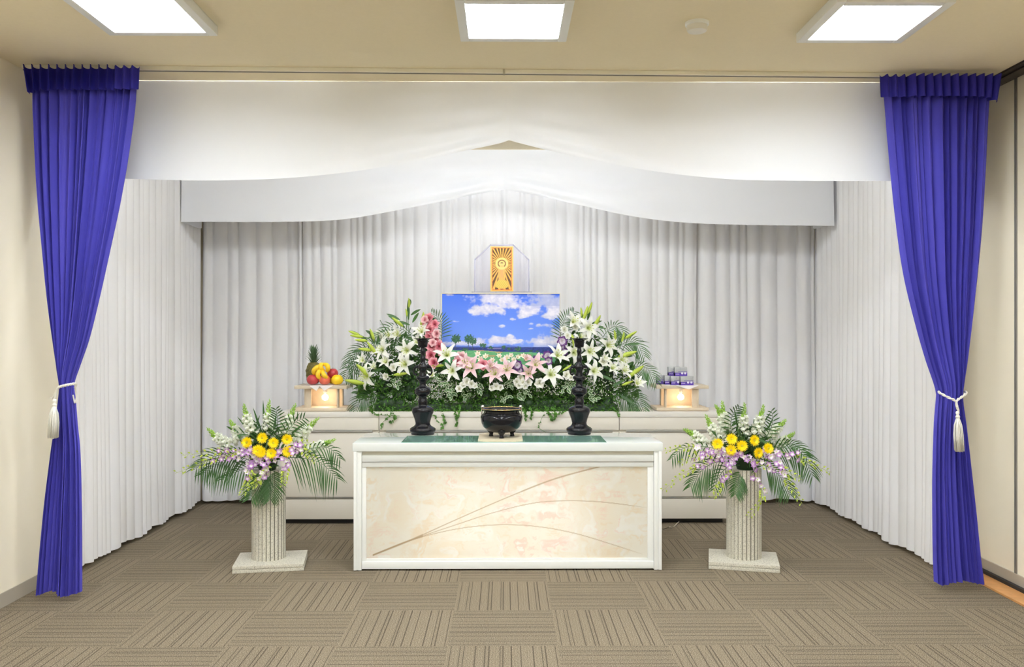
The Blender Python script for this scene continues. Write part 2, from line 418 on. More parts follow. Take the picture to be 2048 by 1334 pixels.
b2 = blue_curtain(4.62, [(163, 1770, 1986), (250, 1777, 1981), (350, 1786, 1976), (450, 1797, 1970), (550, 1812, 1961), (650, 1836, 1950), (720, 1856, 1941), (785, 1877, 1931), (810, 1876, 1932), (850, 1873, 1938), (950, 1870, 1950), (1050, 1870, 1961), (1120, 1871, 1968), (1172, 1873, 1975)],
     785, 'long blue curtain gathered at the right, beside the sliding wall', 9, -1)
# tassel tiebacks
M_CORD = mat('white_cord', srgb(236, 234, 226), .8, bump=.5, bump_s=900)
def tieback(Y, pts, knot, tip, label, back, hw=11):
    y0 = pts[len(pts)//2][2]-.012
    r = empty('tassel_tieback', W(knot[0], knot[1], Y+y0)); o = Vector(r.location); tag(r, label, 'tieback', 'white tassel tiebacks')
    P = [W(x, y, Y+dy)-o for x, y, dy in pts]
    c = MB(); path = bez(P, 60)
    for k in range(2):
        c.tube([q+Vector((0, .004*math.cos(i*.9+k*PI), .004*math.sin(i*.9+k*PI))) for i, q in enumerate(path)], .0042, 8)
    for q2 in back: c.tube(bez([W(x, y, Y+dy)-o for x, y, dy in q2], 16), .004, 6)
    c.build('cord', M_CORD, r)
    a = Vector((0, -.0, 0)); b = W(tip[0], tip[1], Y+y0)-o; dn = (b-a); Lh = dn.length; dn.normalize()
    M = orient(a, dn)
    MB().lathe([(0, -.006), (.007, -.004), (.010, .004), (.008, .012), (.006, .016), (.010, .02), (.012, .027), (.009, .032)], 16, M=M).build('knot', M_CORD, r)
    fr = MB(); rnd = random.Random(3); R = hw/ (F/Y)
    for k in range(90):
        an = rnd.uniform(0, 2*PI); q = math.sqrt(rnd.random()); L1 = Lh*rnd.uniform(.94, 1.0)
        x, y = math.cos(an), math.sin(an); 
        fr.tube([M @ Vector((x*.007*q, y*.007*q, .03)), M @ Vector((x*R*.8*q, y*R*.8*q, .07)), M @ Vector((x*R*q+.001*math.sin(k), y*R*q, L1*.6)), M @ Vector((x*R*1.0*q, y*R*q, L1))], .0017, 4)
    fr.build('fringe', M_CORD, r)
tieback(4.50, [(150, 775, .0), (152, 768, -.03), (140, 769, -.085), (126, 772, -.09), (116, 776, -.08), (112, 790, -.07), (109, 800, -.065)], (109, 800), (106, 877),
        'white tassel tieback round the left blue curtain', [[(113, 780, -.07), (106, 795, -.05), (101, 796, .0)], [(150, 770, -.02), (153, 790, .0), (150, 806, .0), (146, 790, .01)]], 10)
tieback(4.62, [(1929, 783, .02), (1933, 786, -.03), (1922, 795, -.085), (1913, 802, -.10), (1914, 812, -.10), (1917, 822, -.095), (1913, 812, -.10), (1911, 802, -.10), (1895, 794, -.09), (1880, 786, -.05), (1877, 783, .02)], (1915, 824), (1919, 904),
        'white tassel tieback round the right blue curtain', [], 9)

# ------------------------------------------------------------------ rear altar cabinets
Yc0, Yc1 = 6.34, 6.76; ZT = .834; sc = F/Yc0
def cx(px): return W(px, 800, Yc0).x
def cz(py): return W(1000, py, Yc0).z
def cabinet(x0, x1, hx0, hx1, label):
    r = empty('altar_cabinet', ((x0+x1)/2, Yc0, 0)); a = (x1-x0)/2; ox = (x0+x1)/2; tag(r, label, 'cabinet', 'cream cabinets under the flowers')
    d = Yc1-Yc0-.01
    MB().box(-a, a, .02, d, .038, .80, .002).build('body', M_CREAM, r, False)
    MB().box(-a+.02, a-.02, .05, d-.02, 0, .038).build('plinth', M_BLACKP, r, False)
    MB().box(-a+.001, a-.001, 0, .02, .038, cz(997)-.003, .002).build('lower_panel', M_CREAM, r, True, A30)
    MB().box(-a+.001, a-.001, 0, .02, cz(993.5), cz(864.5), .002).build('front_panel', M_CREAM, r, True, A30)
    MB().box(-a+.001, a-.001, 0, .02, cz(860), .80, .002).build('drawer_front', M_CREAM, r, True, A30)
    MB().box(hx0-ox, hx1-ox, -.010, .004, cz(864.2), cz(860.6), .001).build('drawer_pull', M_ALU, r, True, A30)
    MB().box(-a+.002, a-.002, -.004, .004, cz(996.6), cz(994.4), .0007).build('edge_strip', M_ALU, r, True, A30)
    t = MB().box(-a, a, -.006, d, cz(834.3), ZT, .002).build('top', mat('cabinet_top', srgb(226, 222, 214), .35), r, True, A30)
    return r
xs = [cx(560), cx(758), cx(1238.5), cx(1453.5)]
cabinet(xs[0], xs[1]-.002, cx(575), cx(745), 'cream cabinet at the left carrying the fruit offering stand')
cabinet(xs[1], xs[2], cx(772.5), cx(1225), 'widest cream cabinet, in the middle under the flower arrangement')
cabinet(xs[2]+.002, xs[3], cx(1252), cx(1430), 'cream cabinet at the right carrying the stand with small boxes')
# cable on the floor
cb = MB().tube(bez([(cx(1373), 6.50, .004), (cx(1352), 6.31, .006), (cx(1336), 6.19, .006), W(1322, 1045, 6.05)*1, (.95, 5.95, .005)], 40), .004, 8)
cbo = cb.build('power_cable', mat('pale_cable', srgb(206, 192, 176), .5)); tag(cbo, 'thin pale cable running on the carpet from under the right cabinet', 'cable')
for v in cbo.data.vertices: v.co.z = max(.0045, min(v.co.z, .02))

# ------------------------------------------------------------------ altar table
Yt = 5.085
def tx(px): return W(px, 900, Yt).x
def tz(py): return W(1010, py, Yt).z
tb = empty('altar_table', (0, 0, 0)); tag(tb, 'white altar table with a lit marbled front panel, standing in the middle of the carpet', 'table')
TZ = .763
MB().box(tx(704.8), tx(1326), Yt, 5.60, tz(903), TZ, .004).build('tabletop', mat('tabletop_white', srgb(226, 231, 230), .12, coat=.4), tb, True, A30)
for a, b, c, d_, e in ((707, 713, 716, 722.7, 0), (1317.5, 1323.7, 1308.5, 1314.7, 0)):
    MB().box(tx(min(a, c)), tx(max(b, d_)), Yt+.010, 5.59, .004, tz(903), 0).box(tx(a), tx(b), Yt+.002, Yt+.012, .004, tz(903), .001).box(tx(c), tx(d_), Yt+.004, Yt+.012, .004, tz(907), .001).build('side_panel', M_WHITE, tb, True, A30)
M_RECESS_SHADE = mat('beige_recess_shade', srgb(214, 210, 196), .4)  # shade of the recess under the tabletop, put into its beige
MB().box(tx(722.9), tx(1308.4), Yt+.03, Yt+.05, tz(912), tz(903), 0).build('upper_recess', M_RECESS_SHADE, tb, False)
MB().box(tx(723.2), tx(1308.1), Yt+.012, Yt+.05, tz(923.5), tz(911), .001).box(tx(723.2), tx(1308.1), Yt+.012, Yt+.05, tz(934.5), tz(925), .001).box(tx(724), tx(1307), Yt+.016, Yt+.05, tz(925), tz(923.5)).build('upper_rail', mat('rail_grey', srgb(214, 216, 212), .35), tb, True, A30)
MB().box(tx(724), tx(1307), Yt+.010, Yt+.016, tz(925.2), tz(923.6), .0005).build('metal_strip', M_ALU, tb, False)
fr = MB()
fr.box(tx(723), tx(731.5), Yt+.016, Yt+.05, tz(1139), tz(934.7), .001).box(tx(1296.2), tx(1308.3), Yt+.016, Yt+.05, tz(1139), tz(934.7), .001)
fr.box(tx(723), tx(1308.3), Yt+.010, Yt+.05, tz(1138.5), tz(1124), .001).box(tx(731), tx(1297), Yt+.018, Yt+.05, tz(1125), tz(1118.5), .001)
fr.build('panel_frame', M_WHITE, tb, True, A30)
MB().box(tx(724), tx(1307), 5.575, 5.585, .03, tz(903)).box(tx(724), tx(1307), Yt+.05, 5.575, .03, .04).build('back_panel', M_WHITE, tb, False)
for x in (tx(740), tx(1285)):
    for y in (Yt+.07, 5.52):
        MB().lathe([(0, -.008), (.016, -.008), (.0175, -.004), (.0175, .004), (.016, .008), (0, .008)], 20, M=Matrix.Translation((x, y, .0185)) @ Matrix.Rotation(PI/2, 4, 'Y')).box(x-.012, x+.012, y-.004, y+.004, .018, .032).build('caster', M_BLACKP, tb, True, A30)
# lit marbled panel
def colour_grid(name, nu, nv, P, colfn, m, parent):
    mb = MB().grid(P, nu, nv); o = mb.build(name, m, parent, False)
    ca = o.data.color_attributes.new('Col', 'FLOAT_COLOR', 'POINT')
    data = []
    for j in range(nv+1):
        for i in range(nu+1):
            data += [*colfn(i/nu, j/nv), 1.0]
    ca.data.foreach_set('color', data); return o
px0, px1, pz0, pz1 = tx(731), tx(1296.5), tz(1118.8), tz(934.4)
def mixc(a, b, t): t = max(0, min(1, t)); return tuple(lerp(x, y, t) for x, y in zip(a, b))
def qb(p0, p1, p2, n=60): return [((1-t)**2*p0[0]+2*t*(1-t)*p1[0]+t*t*p2[0], (1-t)**2*p0[1]+2*t*(1-t)*p1[1]+t*t*p2[1]) for t in [i/n for i in range(n+1)]]
def zc(pts): return [((x-160)/1720, (852-y)/560) for x, y in pts]     # from the enlarged crop to panel 0..1
reeds = []
for pts in ([(200, 832), (420, 745), (700, 620), (1000, 490), (1300, 372), (1590, 292)], [(200, 832), (420, 745), (700, 650), (950, 570), (1200, 513), (1400, 502), (1600, 510), (1880, 545)], [(200, 832), (420, 745), (650, 685), (850, 655), (1050, 648), (1250, 665), (1450, 705), (1650, 765), (1850, 830)]):
    reeds.append(sorted(zc(pts)))
def marble(u, v):
    x, z = u*1.68, v*.55
    n1 = noise.fractal(Vector((x*3.2, z*3.2, 4.1)), 1, 2, 5); n2 = noise.fractal(Vector((x*7+3*n1, z*9, 9.7)), .9, 2.1, 4)
    n3 = noise.fractal(Vector((x*5+8, z*5+2*n2, 1.3)), 1, 2, 4)
    c = mixc((.93, .89, .81), (.92, .82, .68), (n1+.1)*.9)
    c = mixc(c, (.95, .93, .89), (n2-.0)*1.5)
    c = mixc(c, (.92, .66, .58), min(.6, (n3-.30)*1.5))
    c = mixc(c, (.89, .72, .52), min(.6, (-n3-.25)*1.2))
    for k, rd in enumerate(reeds):
        if rd[0][0] <= u <= rd[-1][0]:
            dz = abs(v-sinterp(rd, u))*.55; wd = [.0038, .0028, .0028][k]*(1.0 if u > .2 else 1.9) * (1 + (.5 if k == 0 and u > .55 else 0))
            fade = min(1, (rd[-1][0]-u)/.10+.15) if k else 1
            t = max(0, 1-(dz/wd)**2)*.85*fade
            c = mixc(c, (.50, .36, .22), t)
    return c
M_MARB = attr_mat('marbled_panel', .3, transl=.55)
colour_grid('decorative_panel', 460, 150, lambda u, v: (lerp(px0, px1, u), Yt+.028, lerp(pz0, pz1, v)), marble, M_MARB, tb)
lt = MB().tube([(-.52, 5.30, .42), (-.03, 5.30, .42)], .013, 10).tube([(.03, 5.30, .42), (.52, 5.30, .42)], .013, 10).tube([(-.52, 5.30, .19), (-.03, 5.30, .19)], .013, 10).tube([(.03, 5.30, .19), (.52, 5.30, .19)], .013, 10)
lt.build('lamp_tube', emit('table_tube', (1, .95, .87), BOX_E), tb)

# glass mat, tray
Yg0, Yg1 = 5.105, 5.43
g = MB().box(W(802.5, 885, Yg0).x, W(1213, 885, Yg0).x, Yg0, Yg1, TZ, TZ+.003)
M_GLASS = mat('green_glass', srgb(120, 160, 148), .08, coat=.3, noise_s=30, noise_a=.05)
go = g.build('glass_mat', M_GLASS, None, False); tag(go, 'long green-tinted glass mat lying on the white altar table', 'mat')
xc = W(1001, 880, 5.3).x
def step_plate(hw, y0, y1, st):
    n = 4; pts = []
    for sx, sy in ((-1, -1), (1, -1), (1, 1), (-1, 1)):
        cxn, cyn = sx*hw, (y0 if sy < 0 else y1)
        seq = []
        for k in range(n):
            seq += [(cxn-sx*st*(n-1-k), cyn-sy*st*k*-1 if False else cyn-sy*st*k)]
            if k < n-1: seq += [(cxn-sx*st*(n-1-k), cyn-sy*st*(k+1))] if False else [(cxn-sx*st*(n-2-k), cyn-sy*st*k)] if False else [(cxn-sx*st*(n-1-k), cyn-sy*st*(k+1))]
        # order round the outline
        if (sx, sy) in ((-1, -1), (1, 1)): seq = seq[::-1]
        pts += seq
    return pts
pts = step_plate(.135, 5.115, 5.52, .014)
mbp = MB(); n = len(pts); z0_, z1_ = TZ+.0032, TZ+.011
mbp.add([(xc+a, b, z0_) for a, b in pts]+[(xc+a, b, z1_) for a, b in pts], [tuple(range(n))[::-1], tuple(range(n, 2*n))]+[(i, (i+1) % n, n+(i+1) % n, n+i) for i in range(n)])
po = mbp.build('incense_tray', mat('ivory_tray', srgb(222, 208, 180), .4, noise_s=40, noise_a=.04), None, False)
tag(po, 'flat ivory tray with stepped corners under the black incense burner', 'tray')

# incense burner
Yb = 5.30; bc = W(1003.2, 850, Yb); s_ = F/Yb
bn = empty('incense_burner', (bc.x, Yb, z1_)); tag(bn, 'round black three-legged incense burner with a gold rim in the middle of the altar table', 'incense burner')
def bz(py): return W(1003, py, Yb).z - z1_
def br(v): return v/11.38/s_
prof = [(0, bz(865)), (br(200), bz(864)), (br(330), bz(860)), (br(420), bz(853)), (br(462), bz(845)), (br(478), bz(837)), (br(472), bz(831)), (br(440), bz(828.5)), (br(425), bz(828)), (br(420), bz(826)), (br(392), bz(825)), (br(390), bz(821)), (br(425), bz(819.5)), (br(455), bz(818.5)), (br(455), bz(817.4)), (br(420), bz(817.3)), (br(380), bz(821)), (br(380), bz(832)), (br(300), bz(838)), (0, bz(838))]
MB().lathe(prof, 64).build('bowl', M_BLACK, bn, True, math.radians(50))
MB().grid(lambda u, v: ((br(452)+br(9)*math.cos(2*PI*v))*math.cos(2*PI*u), (br(452)+br(9)*math.cos(2*PI*v))*math.sin(2*PI*u), bz(817)+br(9)*math.sin(2*PI*v)), 64, 10).build('rim', mat('gold', (.75, .52, .22), .25, metal=1), bn)
MB().lathe([(0, bz(830)), (br(375), bz(831))], 40).build('ash', mat('ash', (.32, .30, .27), .95, noise_s=200, noise_a=.2), bn)
for an in (-PI/2, -PI/2+2*PI/3, -PI/2-2*PI/3):
    zz = -0.0
    q = [(br(270)*math.cos(an), br(270)*math.sin(an)), (br(300)*math.cos(an), br(300)*math.sin(an)), (br(270)*math.cos(an), br(270)*math.sin(an)), (br(280)*math.cos(an), br(280)*math.sin(an))]
    top = bz(858); 
    MB().tube([(q[0][0]*.9, q[0][1]*.9, top+.005), (q[1][0], q[1][1], top*.72), (q[2][0], q[2][1], top*.42), (q[3][0], q[3][1], top*.2), (q[3][0], q[3][1], .001)], [.030, .024, .013, .012, .016], 16).build('leg', M_BLACK, bn)
M_SIL = mat('silver', (.7, .69, .68), .2, metal=1)
for sx in (-1, 1):
    X = sx*br(435)
    MB().tube([(X*.97, 0, bz(843)), (X*1.05, 0, bz(832)), (X*1.03, 0, bz(818)), (X*1.0, 0, bz(815))], .0038, 10).tube([(X*.90, -.012, bz(829)), (X*.93, -.012, bz(818))], .002, 8).ball((X*.995, 0, bz(813.5)), .0115, 3).build('handle', M_SIL, bn)

# candlesticks
Yk_ = 5.51; sk_ = F/Yk_
CP = [(1278, 0), (1278, 140), (1256, 140), (1250, 143), (1240, 155), (1225, 159), (1208, 155), (1195, 138), (1180, 110), (1162, 92), (1140, 88), (1090, 100), (1040, 119), (1005, 132), (985, 134), (965, 129), (950, 113), (940, 90), (934, 70), (925, 57), (908, 55), (893, 60), (872, 59), (855, 52), (840, 46), (830, 48), (815, 52), (800, 70), (785, 88), (768, 97), (748, 98), (725, 92), (708, 74), (698, 52), (690, 44), (670, 38), (648, 38), (630, 48), (612, 68), (596, 79), (580, 80), (570, 68), (564, 46), (535, 40), (505, 38), (488, 48), (465, 66), (445, 60), (430, 45), (415, 33), (400, 28), (385, 29), (365, 33), (345, 32), (332, 26), (310, 23), (290, 25), (270, 30), (255, 28), (240, 23), (222, 23), (216, 50), (205, 57), (180, 59), (150, 64), (128, 70), (119, 92), (113, 112), (109, 112), (113, 90), (122, 64), (180, 50), (182, 0)]
def candlestick(px, dy, label):
    c = W(px, 800, Yk_); r = empty('candlestick', (c.x, Yk_, TZ+.003)); tag(r, label, 'candlestick', 'tall black candlesticks')
    z = lambda y: (1278-y)/6.067/sk_*.995; R = lambda v: v/6.067/sk_
    MB().lathe([(R(v), z(y)) for y, v in CP], 48).build('body', M_BLACK, r, True, math.radians(60))
    MB().tube([(0, 0, z(180)), (0, 0, z(110)), (0, 0, z(50))], [R(7), R(5), R(1)], 10).build('spike', M_BLACK, r)
    for sx in (-1, 1):
        MB().tube(bez([(sx*R(45), 0, z(462)), (sx*R(80), 0, z(455)), (sx*R(104), 0, z(480)), (sx*R(110), 0, z(515)), (sx*R(100), 0, z(545)), (sx*R(82), 0, z(555)), (sx*R(76), 0, z(545)), (sx*R(84), 0, z(538))], 30), [R(19)]*6+[R(11)]*25, 10).build('handle', M_BLACK, r)
    return r
candlestick(845.5, 0, 'tall black turned candlestick at the left of the incense burner')
candlestick(1158.5, 0, 'tall black turned candlestick at the right of the incense burner')

# ------------------------------------------------------------------ framed picture
Yp = 6.55
fx0, fx1 = W(882, 600, Yp).x, W(1120.5, 600, Yp).x; fz1 = W(1000, 586, Yp).z; fz0 = W(1000, 752, Yp).z
pf = empty('framed_picture', ((fx0+fx1)/2, Yp, ZT)); tag(pf, 'large framed picture of blue sky, clouds and green field rising behind the flowers', 'picture')
ox, oz = (fx0+fx1)/2, ZT
t = .008
f = MB(); a = (fx1-fx0)/2; z0_f, z1_f = fz0-oz, fz1-oz
f.box(-a, -a+t, -.004, .02, z0_f, z1_f, .001).box(a-t*.6, a, -.004, .02, z0_f, z1_f, .001).box(-a, a, -.004, .02, z1_f-t*.8, z1_f, .001).box(-a, a, -.004, .02, z0_f, z0_f+t, .001).box(-a+.002, a-.002, .006, .02, z0_f+.002, z1_f-.002)
f.build('frame', mat('picture_frame', srgb(232, 226, 208), .4), pf, True, A30)
MB().box(-.25, -.22, .024, .05, 0, z1_f-.1).box(.22, .25, .024, .05, 0, z1_f-.1).box(-.3, .3, .0, .08, 0, .012).build('stand', M_WHITE, pf, False)
def fb(x, y, s, sd=0, o=5): return noise.fractal(Vector((x*s, y*s, sd)), 1, 2, o)
def picture(u, v):
    x = u*2048/1229*1.0; X = 40+u*1925; Yq = 60+(1-v)*1330      # crop pixels; bottom is behind the flowers
    sky = mixc(srgb(64, 112, 232), srgb(112, 152, 246), (Yq-60)/750)
    c = sky
    if Yq < 940:
        dens = 0
        def blob(cx_, cy_, rx, ry, k=1): 
            dx, dy = (X-cx_)/rx, (Yq-cy_)/ry
            return k*(1-(dx*dx+dy*dy))
        n = fb(X/300, Yq/220, 1.6, 3.3); n2 = fb(X/90, Yq/70, 1.2, 8)
        D = max(blob(770, 310, 330, 120), blob(850, 130, 430, 120), blob(1080, 180, 320, 140), blob(1500, 330, 260, 110), blob(1700, 180, 330, 150), blob(1850, 420, 230, 70), blob(1330, 430, 100, 45), blob(1210, 475, 60, 28), blob(1880, 250, 200, 200),
                blob(1015, 590, 75, 32, .8), blob(265, 510, 85, 20, .6), blob(1500, 548, 40, 22, .5), blob(1740, 585, 140, 40, .7), blob(1495, 632, 50, 16, .6), blob(170, 75, 60, 25, .4), blob(1900, 690, 260, 70, .6),
                blob(1155, 765, 75, 48), blob(950, 830, 440, 75), blob(700, 880, 520, 40, .8), blob(1320, 825, 65, 28, .8), blob(1700, 860, 400, 110, .8), blob(1850, 780, 330, 110, .7), blob(200, 870, 260, 35, .5))
        D += n*.75+n2*.45
        a = max(0, min(1, D*1.25+.08)); a = a*a*(3-2*a)
        sh = max(0, min(1, .5+ (n2*.6) - n*.5 + (.35 if X > 1400 and Yq < 300 else 0)*1.0))
        cl = mixc(srgb(244, 240, 252), srgb(178, 184, 226), sh*.75)
        if Yq < 260 and X > 1450: cl = mixc(cl, srgb(150, 165, 215), .5)
        c = mixc(sky, cl, a*.95)
        c = mixc(c, srgb(122, 150, 228), max(0, (Yq-860)/80)*.75)
        mt = 930-28*math.exp(-((X-1120)/130)**2)-14*math.exp(-((X-400)/300)**2)
        if Yq > mt: c = srgb(84, 112, 200)
    gl = interp([(0, 960), (250, 985), (600, 985), (760, 990), (1000, 1010), (1300, 1015), (1450, 1015), (1700, 1032), (1980, 1035)], X)
    if Yq >= 938: c = mixc(srgb(44, 66, 150), srgb(34, 50, 112), fb(X/40, Yq/18, 1, 2)*2+.5)
    if Yq >= 948 and 780 < X < 1010 and Yq < 966: c = srgb(124, 122, 170)
    if Yq > gl:
        g_ = fb(X/200, Yq/40, 1.5, 12)
        c = mixc(srgb(92, 164, 112), srgb(112, 184, 128), g_+.5)
        for sx, sy, w_, h_ in ((830, 1078, 90, 12), (970, 1018, 60, 9), (1400, 1065, 110, 14), (690, 990, 130, 5), (860, 1001, 80, 5)):
            if ((X-sx)/w_)**2+((Yq-sy)/h_)**2 < 1: c = srgb(196, 162, 120)
    for tx_, ty, rx, ry, tr in ((270, 800, 78, 75, 970), (480, 800, 85, 70, 1005), (545, 835, 62, 62, 990), (710, 905, 52, 42, 980), (840, 940, 42, 22, 960), (1050, 935, 38, 28, 975), (1135, 962, 26, 22, 1015), (1285, 965, 52, 42, 1010), (150, 948, 62, 18, 960), (415, 975, 55, 26, 990), (1500, 995, 40, 16, 1000), (1600, 1000, 36, 14, 1005)):
        dd = ((X-tx_)/rx)**2+((Yq-ty)/ry)**2+fb(X/30, Yq/25, 1.1, tx_)*1.1
        if dd < .85: c = mixc(srgb(34, 84, 66), srgb(74, 122, 82), fb(X/20, Yq/20, 1, 5)+.3)
        elif abs(X-tx_+ (Yq-ty)*.08) < 5 and ty < Yq < tr: c = srgb(70, 84, 110)
    return c
colour_grid('print', 380, 262, lambda u, v: (lerp(-a+t, a-t*.6, u), .0045, lerp(z0_f+t, z1_f-t*.8, v)), picture, attr_mat('landscape_print', .35), pf)

# ------------------------------------------------------------------ sacred image in a clear case
Yi = 6.64; ic = W(1003.7, 582, Yi)
st = empty('icon_stand', (ic.x, Yi+.0, ZT)); tag(st, 'clear shelf above the framed picture carrying the golden sacred image', 'stand')
hS = W(1000, 583, Yi).z-ZT
M_CLEAR = None
def clear(name, col=(.93, .94, 1.0), mixf=.10):
    m, nt, N, L, B = new_mat(name)
    B.inputs['Base Color'].default_value = (*srgb(226, 226, 248), 1); B.inputs['Roughness'].default_value = .05
    tr = N.new('ShaderNodeBsdfTransparent'); tr.inputs[0].default_value = (*col, 1)
    lw = N.new('ShaderNodeLayerWeight'); lw.inputs[0].default_value = .3
    mr = N.new('ShaderNodeMath'); mr.operation = 'MULTIPLY_ADD'; mr.inputs[1].default_value = .5; mr.inputs[2].default_value = mixf
    L.new(lw.outputs['Facing'], mr.inputs[0]); mx = N.new('ShaderNodeMixShader')
    L.new(mr.outputs[0], mx.inputs[0]); L.new(tr.outputs[0], mx.inputs[1]); L.new(B.outputs[0], mx.inputs[2]); L.new(mx.outputs[0], N['Material Output'].inputs[0])
    return m
M_CLEAR = clear('clear_acrylic', (.97, .97, 1), .05); M_EDGE = clear('acrylic_edge', (.85, .86, 1), .35)
MB().box(-.235, .235, -.03, .09, hS-.008, hS, .002).build('shelf', M_CLEAR, st, True, A30)
MB().box(-.04, .04, .0, .05, .012, hS-.008).box(-.12, .12, -.01, .10, 0, .012).build('post', M_WHITE, st, False)
s_i = F/Yi; zt_ = W(1000, 490, Yi).z-(hS+ZT); hw_, hm = .212, W(1000, 519, Yi).z-(hS+ZT)
cs = empty('clear_case', (ic.x, Yi, hS+ZT)); tag(cs, 'clear six-sided case behind and around the golden sacred image', 'display case')
out = [(-hw_, 0), (-hw_, hm), (-.088, zt_+.004), (.088, zt_+.004), (hw_, hm), (hw_, 0)]
pl = MB(); n = 6
pl.add([(x, .06, z) for x, z in out]+[(x, .063, z) for x, z in out], [tuple(range(6)), tuple(range(6, 12))[::-1]]+[(i, (i+1) % 6, 6+(i+1) % 6, 6+i) for i in range(6)])
pl.build('back_plate', M_CLEAR, cs, False)
eg = MB()
for (x0, z0), (x1, z1) in zip(out, out[1:]): eg.tube([(x0, .0615, z0), (x1, .0615, z1)], .0022, 6).tube([(x0*1.0, .0, z0), (x1*1.0, .0, z1)], .0018, 6)
for x, z in out[1:5]: eg.tube([(x, .0, z), (x, .06, z)], .0018, 6)
eg.build('edge', M_EDGE, cs)
ip = empty('sacred_image', (ic.x, Yi-.01, hS+ZT)); tag(ip, 'golden upright image of a standing haloed figure with dark rays', 'religious picture')
wi, hi = 22.8/s_i, (580-490)/s_i
MB().box(-wi, wi, .001, .012, 0, hi, .001).build('board', mat('gold_board', srgb(250, 208, 110), .4), ip, True, A30)
def icon(u, v):
    x = (u-.5)*400; y = (1-v)*915           # crop units
    c = srgb(252, 190, 92)
    ex = min(x+200, 200-x); ey = min(y, 915-y)
    if ex < 22 or ey < 26: c = mixc(srgb(240, 120, 60), srgb(250, 170, 90), .5+.5*math.sin(x*.12)*math.sin(y*.1))
    cyy = 345; dx, dy = x, y-cyy; r = math.hypot(dx, dy); an = math.atan2(dx, -dy)
    if ex > 14 and ey > 20 and r > 128:
        k = (an*32/(2*PI)+.5) % 1; wd = .18+.14*min(1, (r-128)/200)
        if abs(k-.5) < wd*.9: c = mixc(c, srgb(84, 48, 26), .95)
    # figure
    bw = interp([(395, 30), (430, 62), (470, 78), (560, 72), (680, 66), (700, 76), (730, 100), (800, 125), (850, 118), (870, 60)], y)
    if 395 < y < 880 and abs(x) < bw:
        c = mixc(srgb(250, 200, 110), srgb(246, 168, 92), .5+.6*math.sin(x*.2)*math.cos(y*.03))
        if abs(x) < 30 and 450 < y < 640: c = srgb(246, 176, 110)
        if 700 < y < 860: c = mixc(srgb(246, 204, 96), srgb(160, 170, 70), max(0, math.sin(x*.15)*math.sin(y*.11))*.7)
    if r < 128: c = srgb(252, 224, 140)
    if 62 < r < 84 and not (y > 395 and abs(x) < 40): c = srgb(150, 104, 56)
    if (x/26)**2+((y-352)/36)**2 < 1: c = srgb(252, 216, 140)
    if (x/30)**2+((y-338)/22)**2 < 1 and y < 338: c = srgb(120, 92, 50)
    if abs(x) < 34 and 385 < y < 420: c = srgb(250, 206, 130)
    return c
colour_grid('painted_image', 100, 228, lambda u, v: (lerp(-wi*.88, wi*.88, u), -.0005, lerp(.008, hi-.008, v)), icon, attr_mat('icon_print', .4), ip)

# ------------------------------------------------------------------ offering stands
def offering_stand(X, side, label):
    """side=+1: stand left of the middle"""
    r = empty('offering_stand', (X, 6.375, ZT)); tag(r, label, 'offering stand', 'lit wooden offering stands')
    w1, w2, d1 = .196, .127, .28
    MB().box(-w1, w1, 0, d1, .004, .026, .003).box(-w1+.012, w1-.012, .01, d1-.01, 0, .005).build('base_board', M_WOOD, r, True, A30)
    MB().box(-w1, w1, 0, d1, .168, .192, .003).build('top_board', M_WOOD, r, True, A30)
    zz0, zz1 = .026, .168
    for sx in (-1, 1):
        for y0, y1 in ((.028, .078), (.20, .25)):
            MB().box(min(sx*w2, sx*(w2-.012)), max(sx*w2, sx*(w2-.012)), y0, y1, zz0, zz1, .001).build('post', M_WOOD, r, True, A30)
    k = -1 if side > 0 else 1
    MB().box(min(k*w2, k*(w2-.05)), max(k*w2, k*(w2-.05)), .034, .040, zz0, zz1).build('front_panel', M_WOOD, r, False)
    MB().box(-w2+.012, w2-.012, .240, .247, zz0, zz1).build('back_panel', M_WOOD, r, False)
    MB().ball((.01, .12, .097), .024, 3).build('bulb', emit('bulb_light', (1, .80, .58), 27), r)
    MB().lathe([(0, .168), (.018, .168), (.018, .15), (.012, .125), (0, .125)], 20, cx=.01, cy=.12).build('socket', M_WHITE, r, True, A30)
    return r
XSl = (W(588.8, 800, 6.375).x+W(693, 800, 6.375).x)/2; XSr = (W(1313.7, 800, 6.375).x+W(1417, 800, 6.375).x)/2
offering_stand(XSl, 1, 'lit wooden offering stand with fruit on top, on the left cabinet')
offering_stand(XSr, -1, 'lit wooden offering stand with small boxes on top, on the right cabinet')
STZ = ZT+.192
def at(px, py, Y): return W(px, py, Y)
# papers hanging over the edges
M_PAPER = mat('white_paper', srgb(238, 232, 230), .8)
def paper(X, corners, label):
    mb = MB()
    z = STZ+.0015
    mb.add([(X-.13, 6.385, z), (X+.13, 6.385, z), (X+.13, 6.63, z), (X-.13, 6.63, z)], [(0, 1, 2, 3)])
    for a, b, t_, dz in corners:
        mb.add([(a, 6.385, z), (b, 6.385, z), (b, 6.370, z-.002), (a, 6.370, z-.002), (t_, 6.366, z-dz)], [(0, 1, 2, 3), (3, 2, 4)])
    o = mb.build('paper_sheet', M_PAPER, None, False)
    return tag(o, label, 'paper')
gx = lambda zx, off, s: W(off+zx/s, 770, 6.37).x
paper(XSl, [(gx(490, 560, 8.34), gx(665, 560, 8.34), gx(610, 560, 8.34), .040), (gx(660, 560, 8.34), gx(880, 560, 8.34), gx(735, 560, 8.34), .038)], 'white paper sheet under the fruit with corners folded over the stand edge')
paper(XSr, [(gx(650, 1280, 8.89), gx(1040, 1280, 8.89), gx(865, 1280, 8.89), .030)], 'white paper sheet under the small boxes with one corner hanging down')
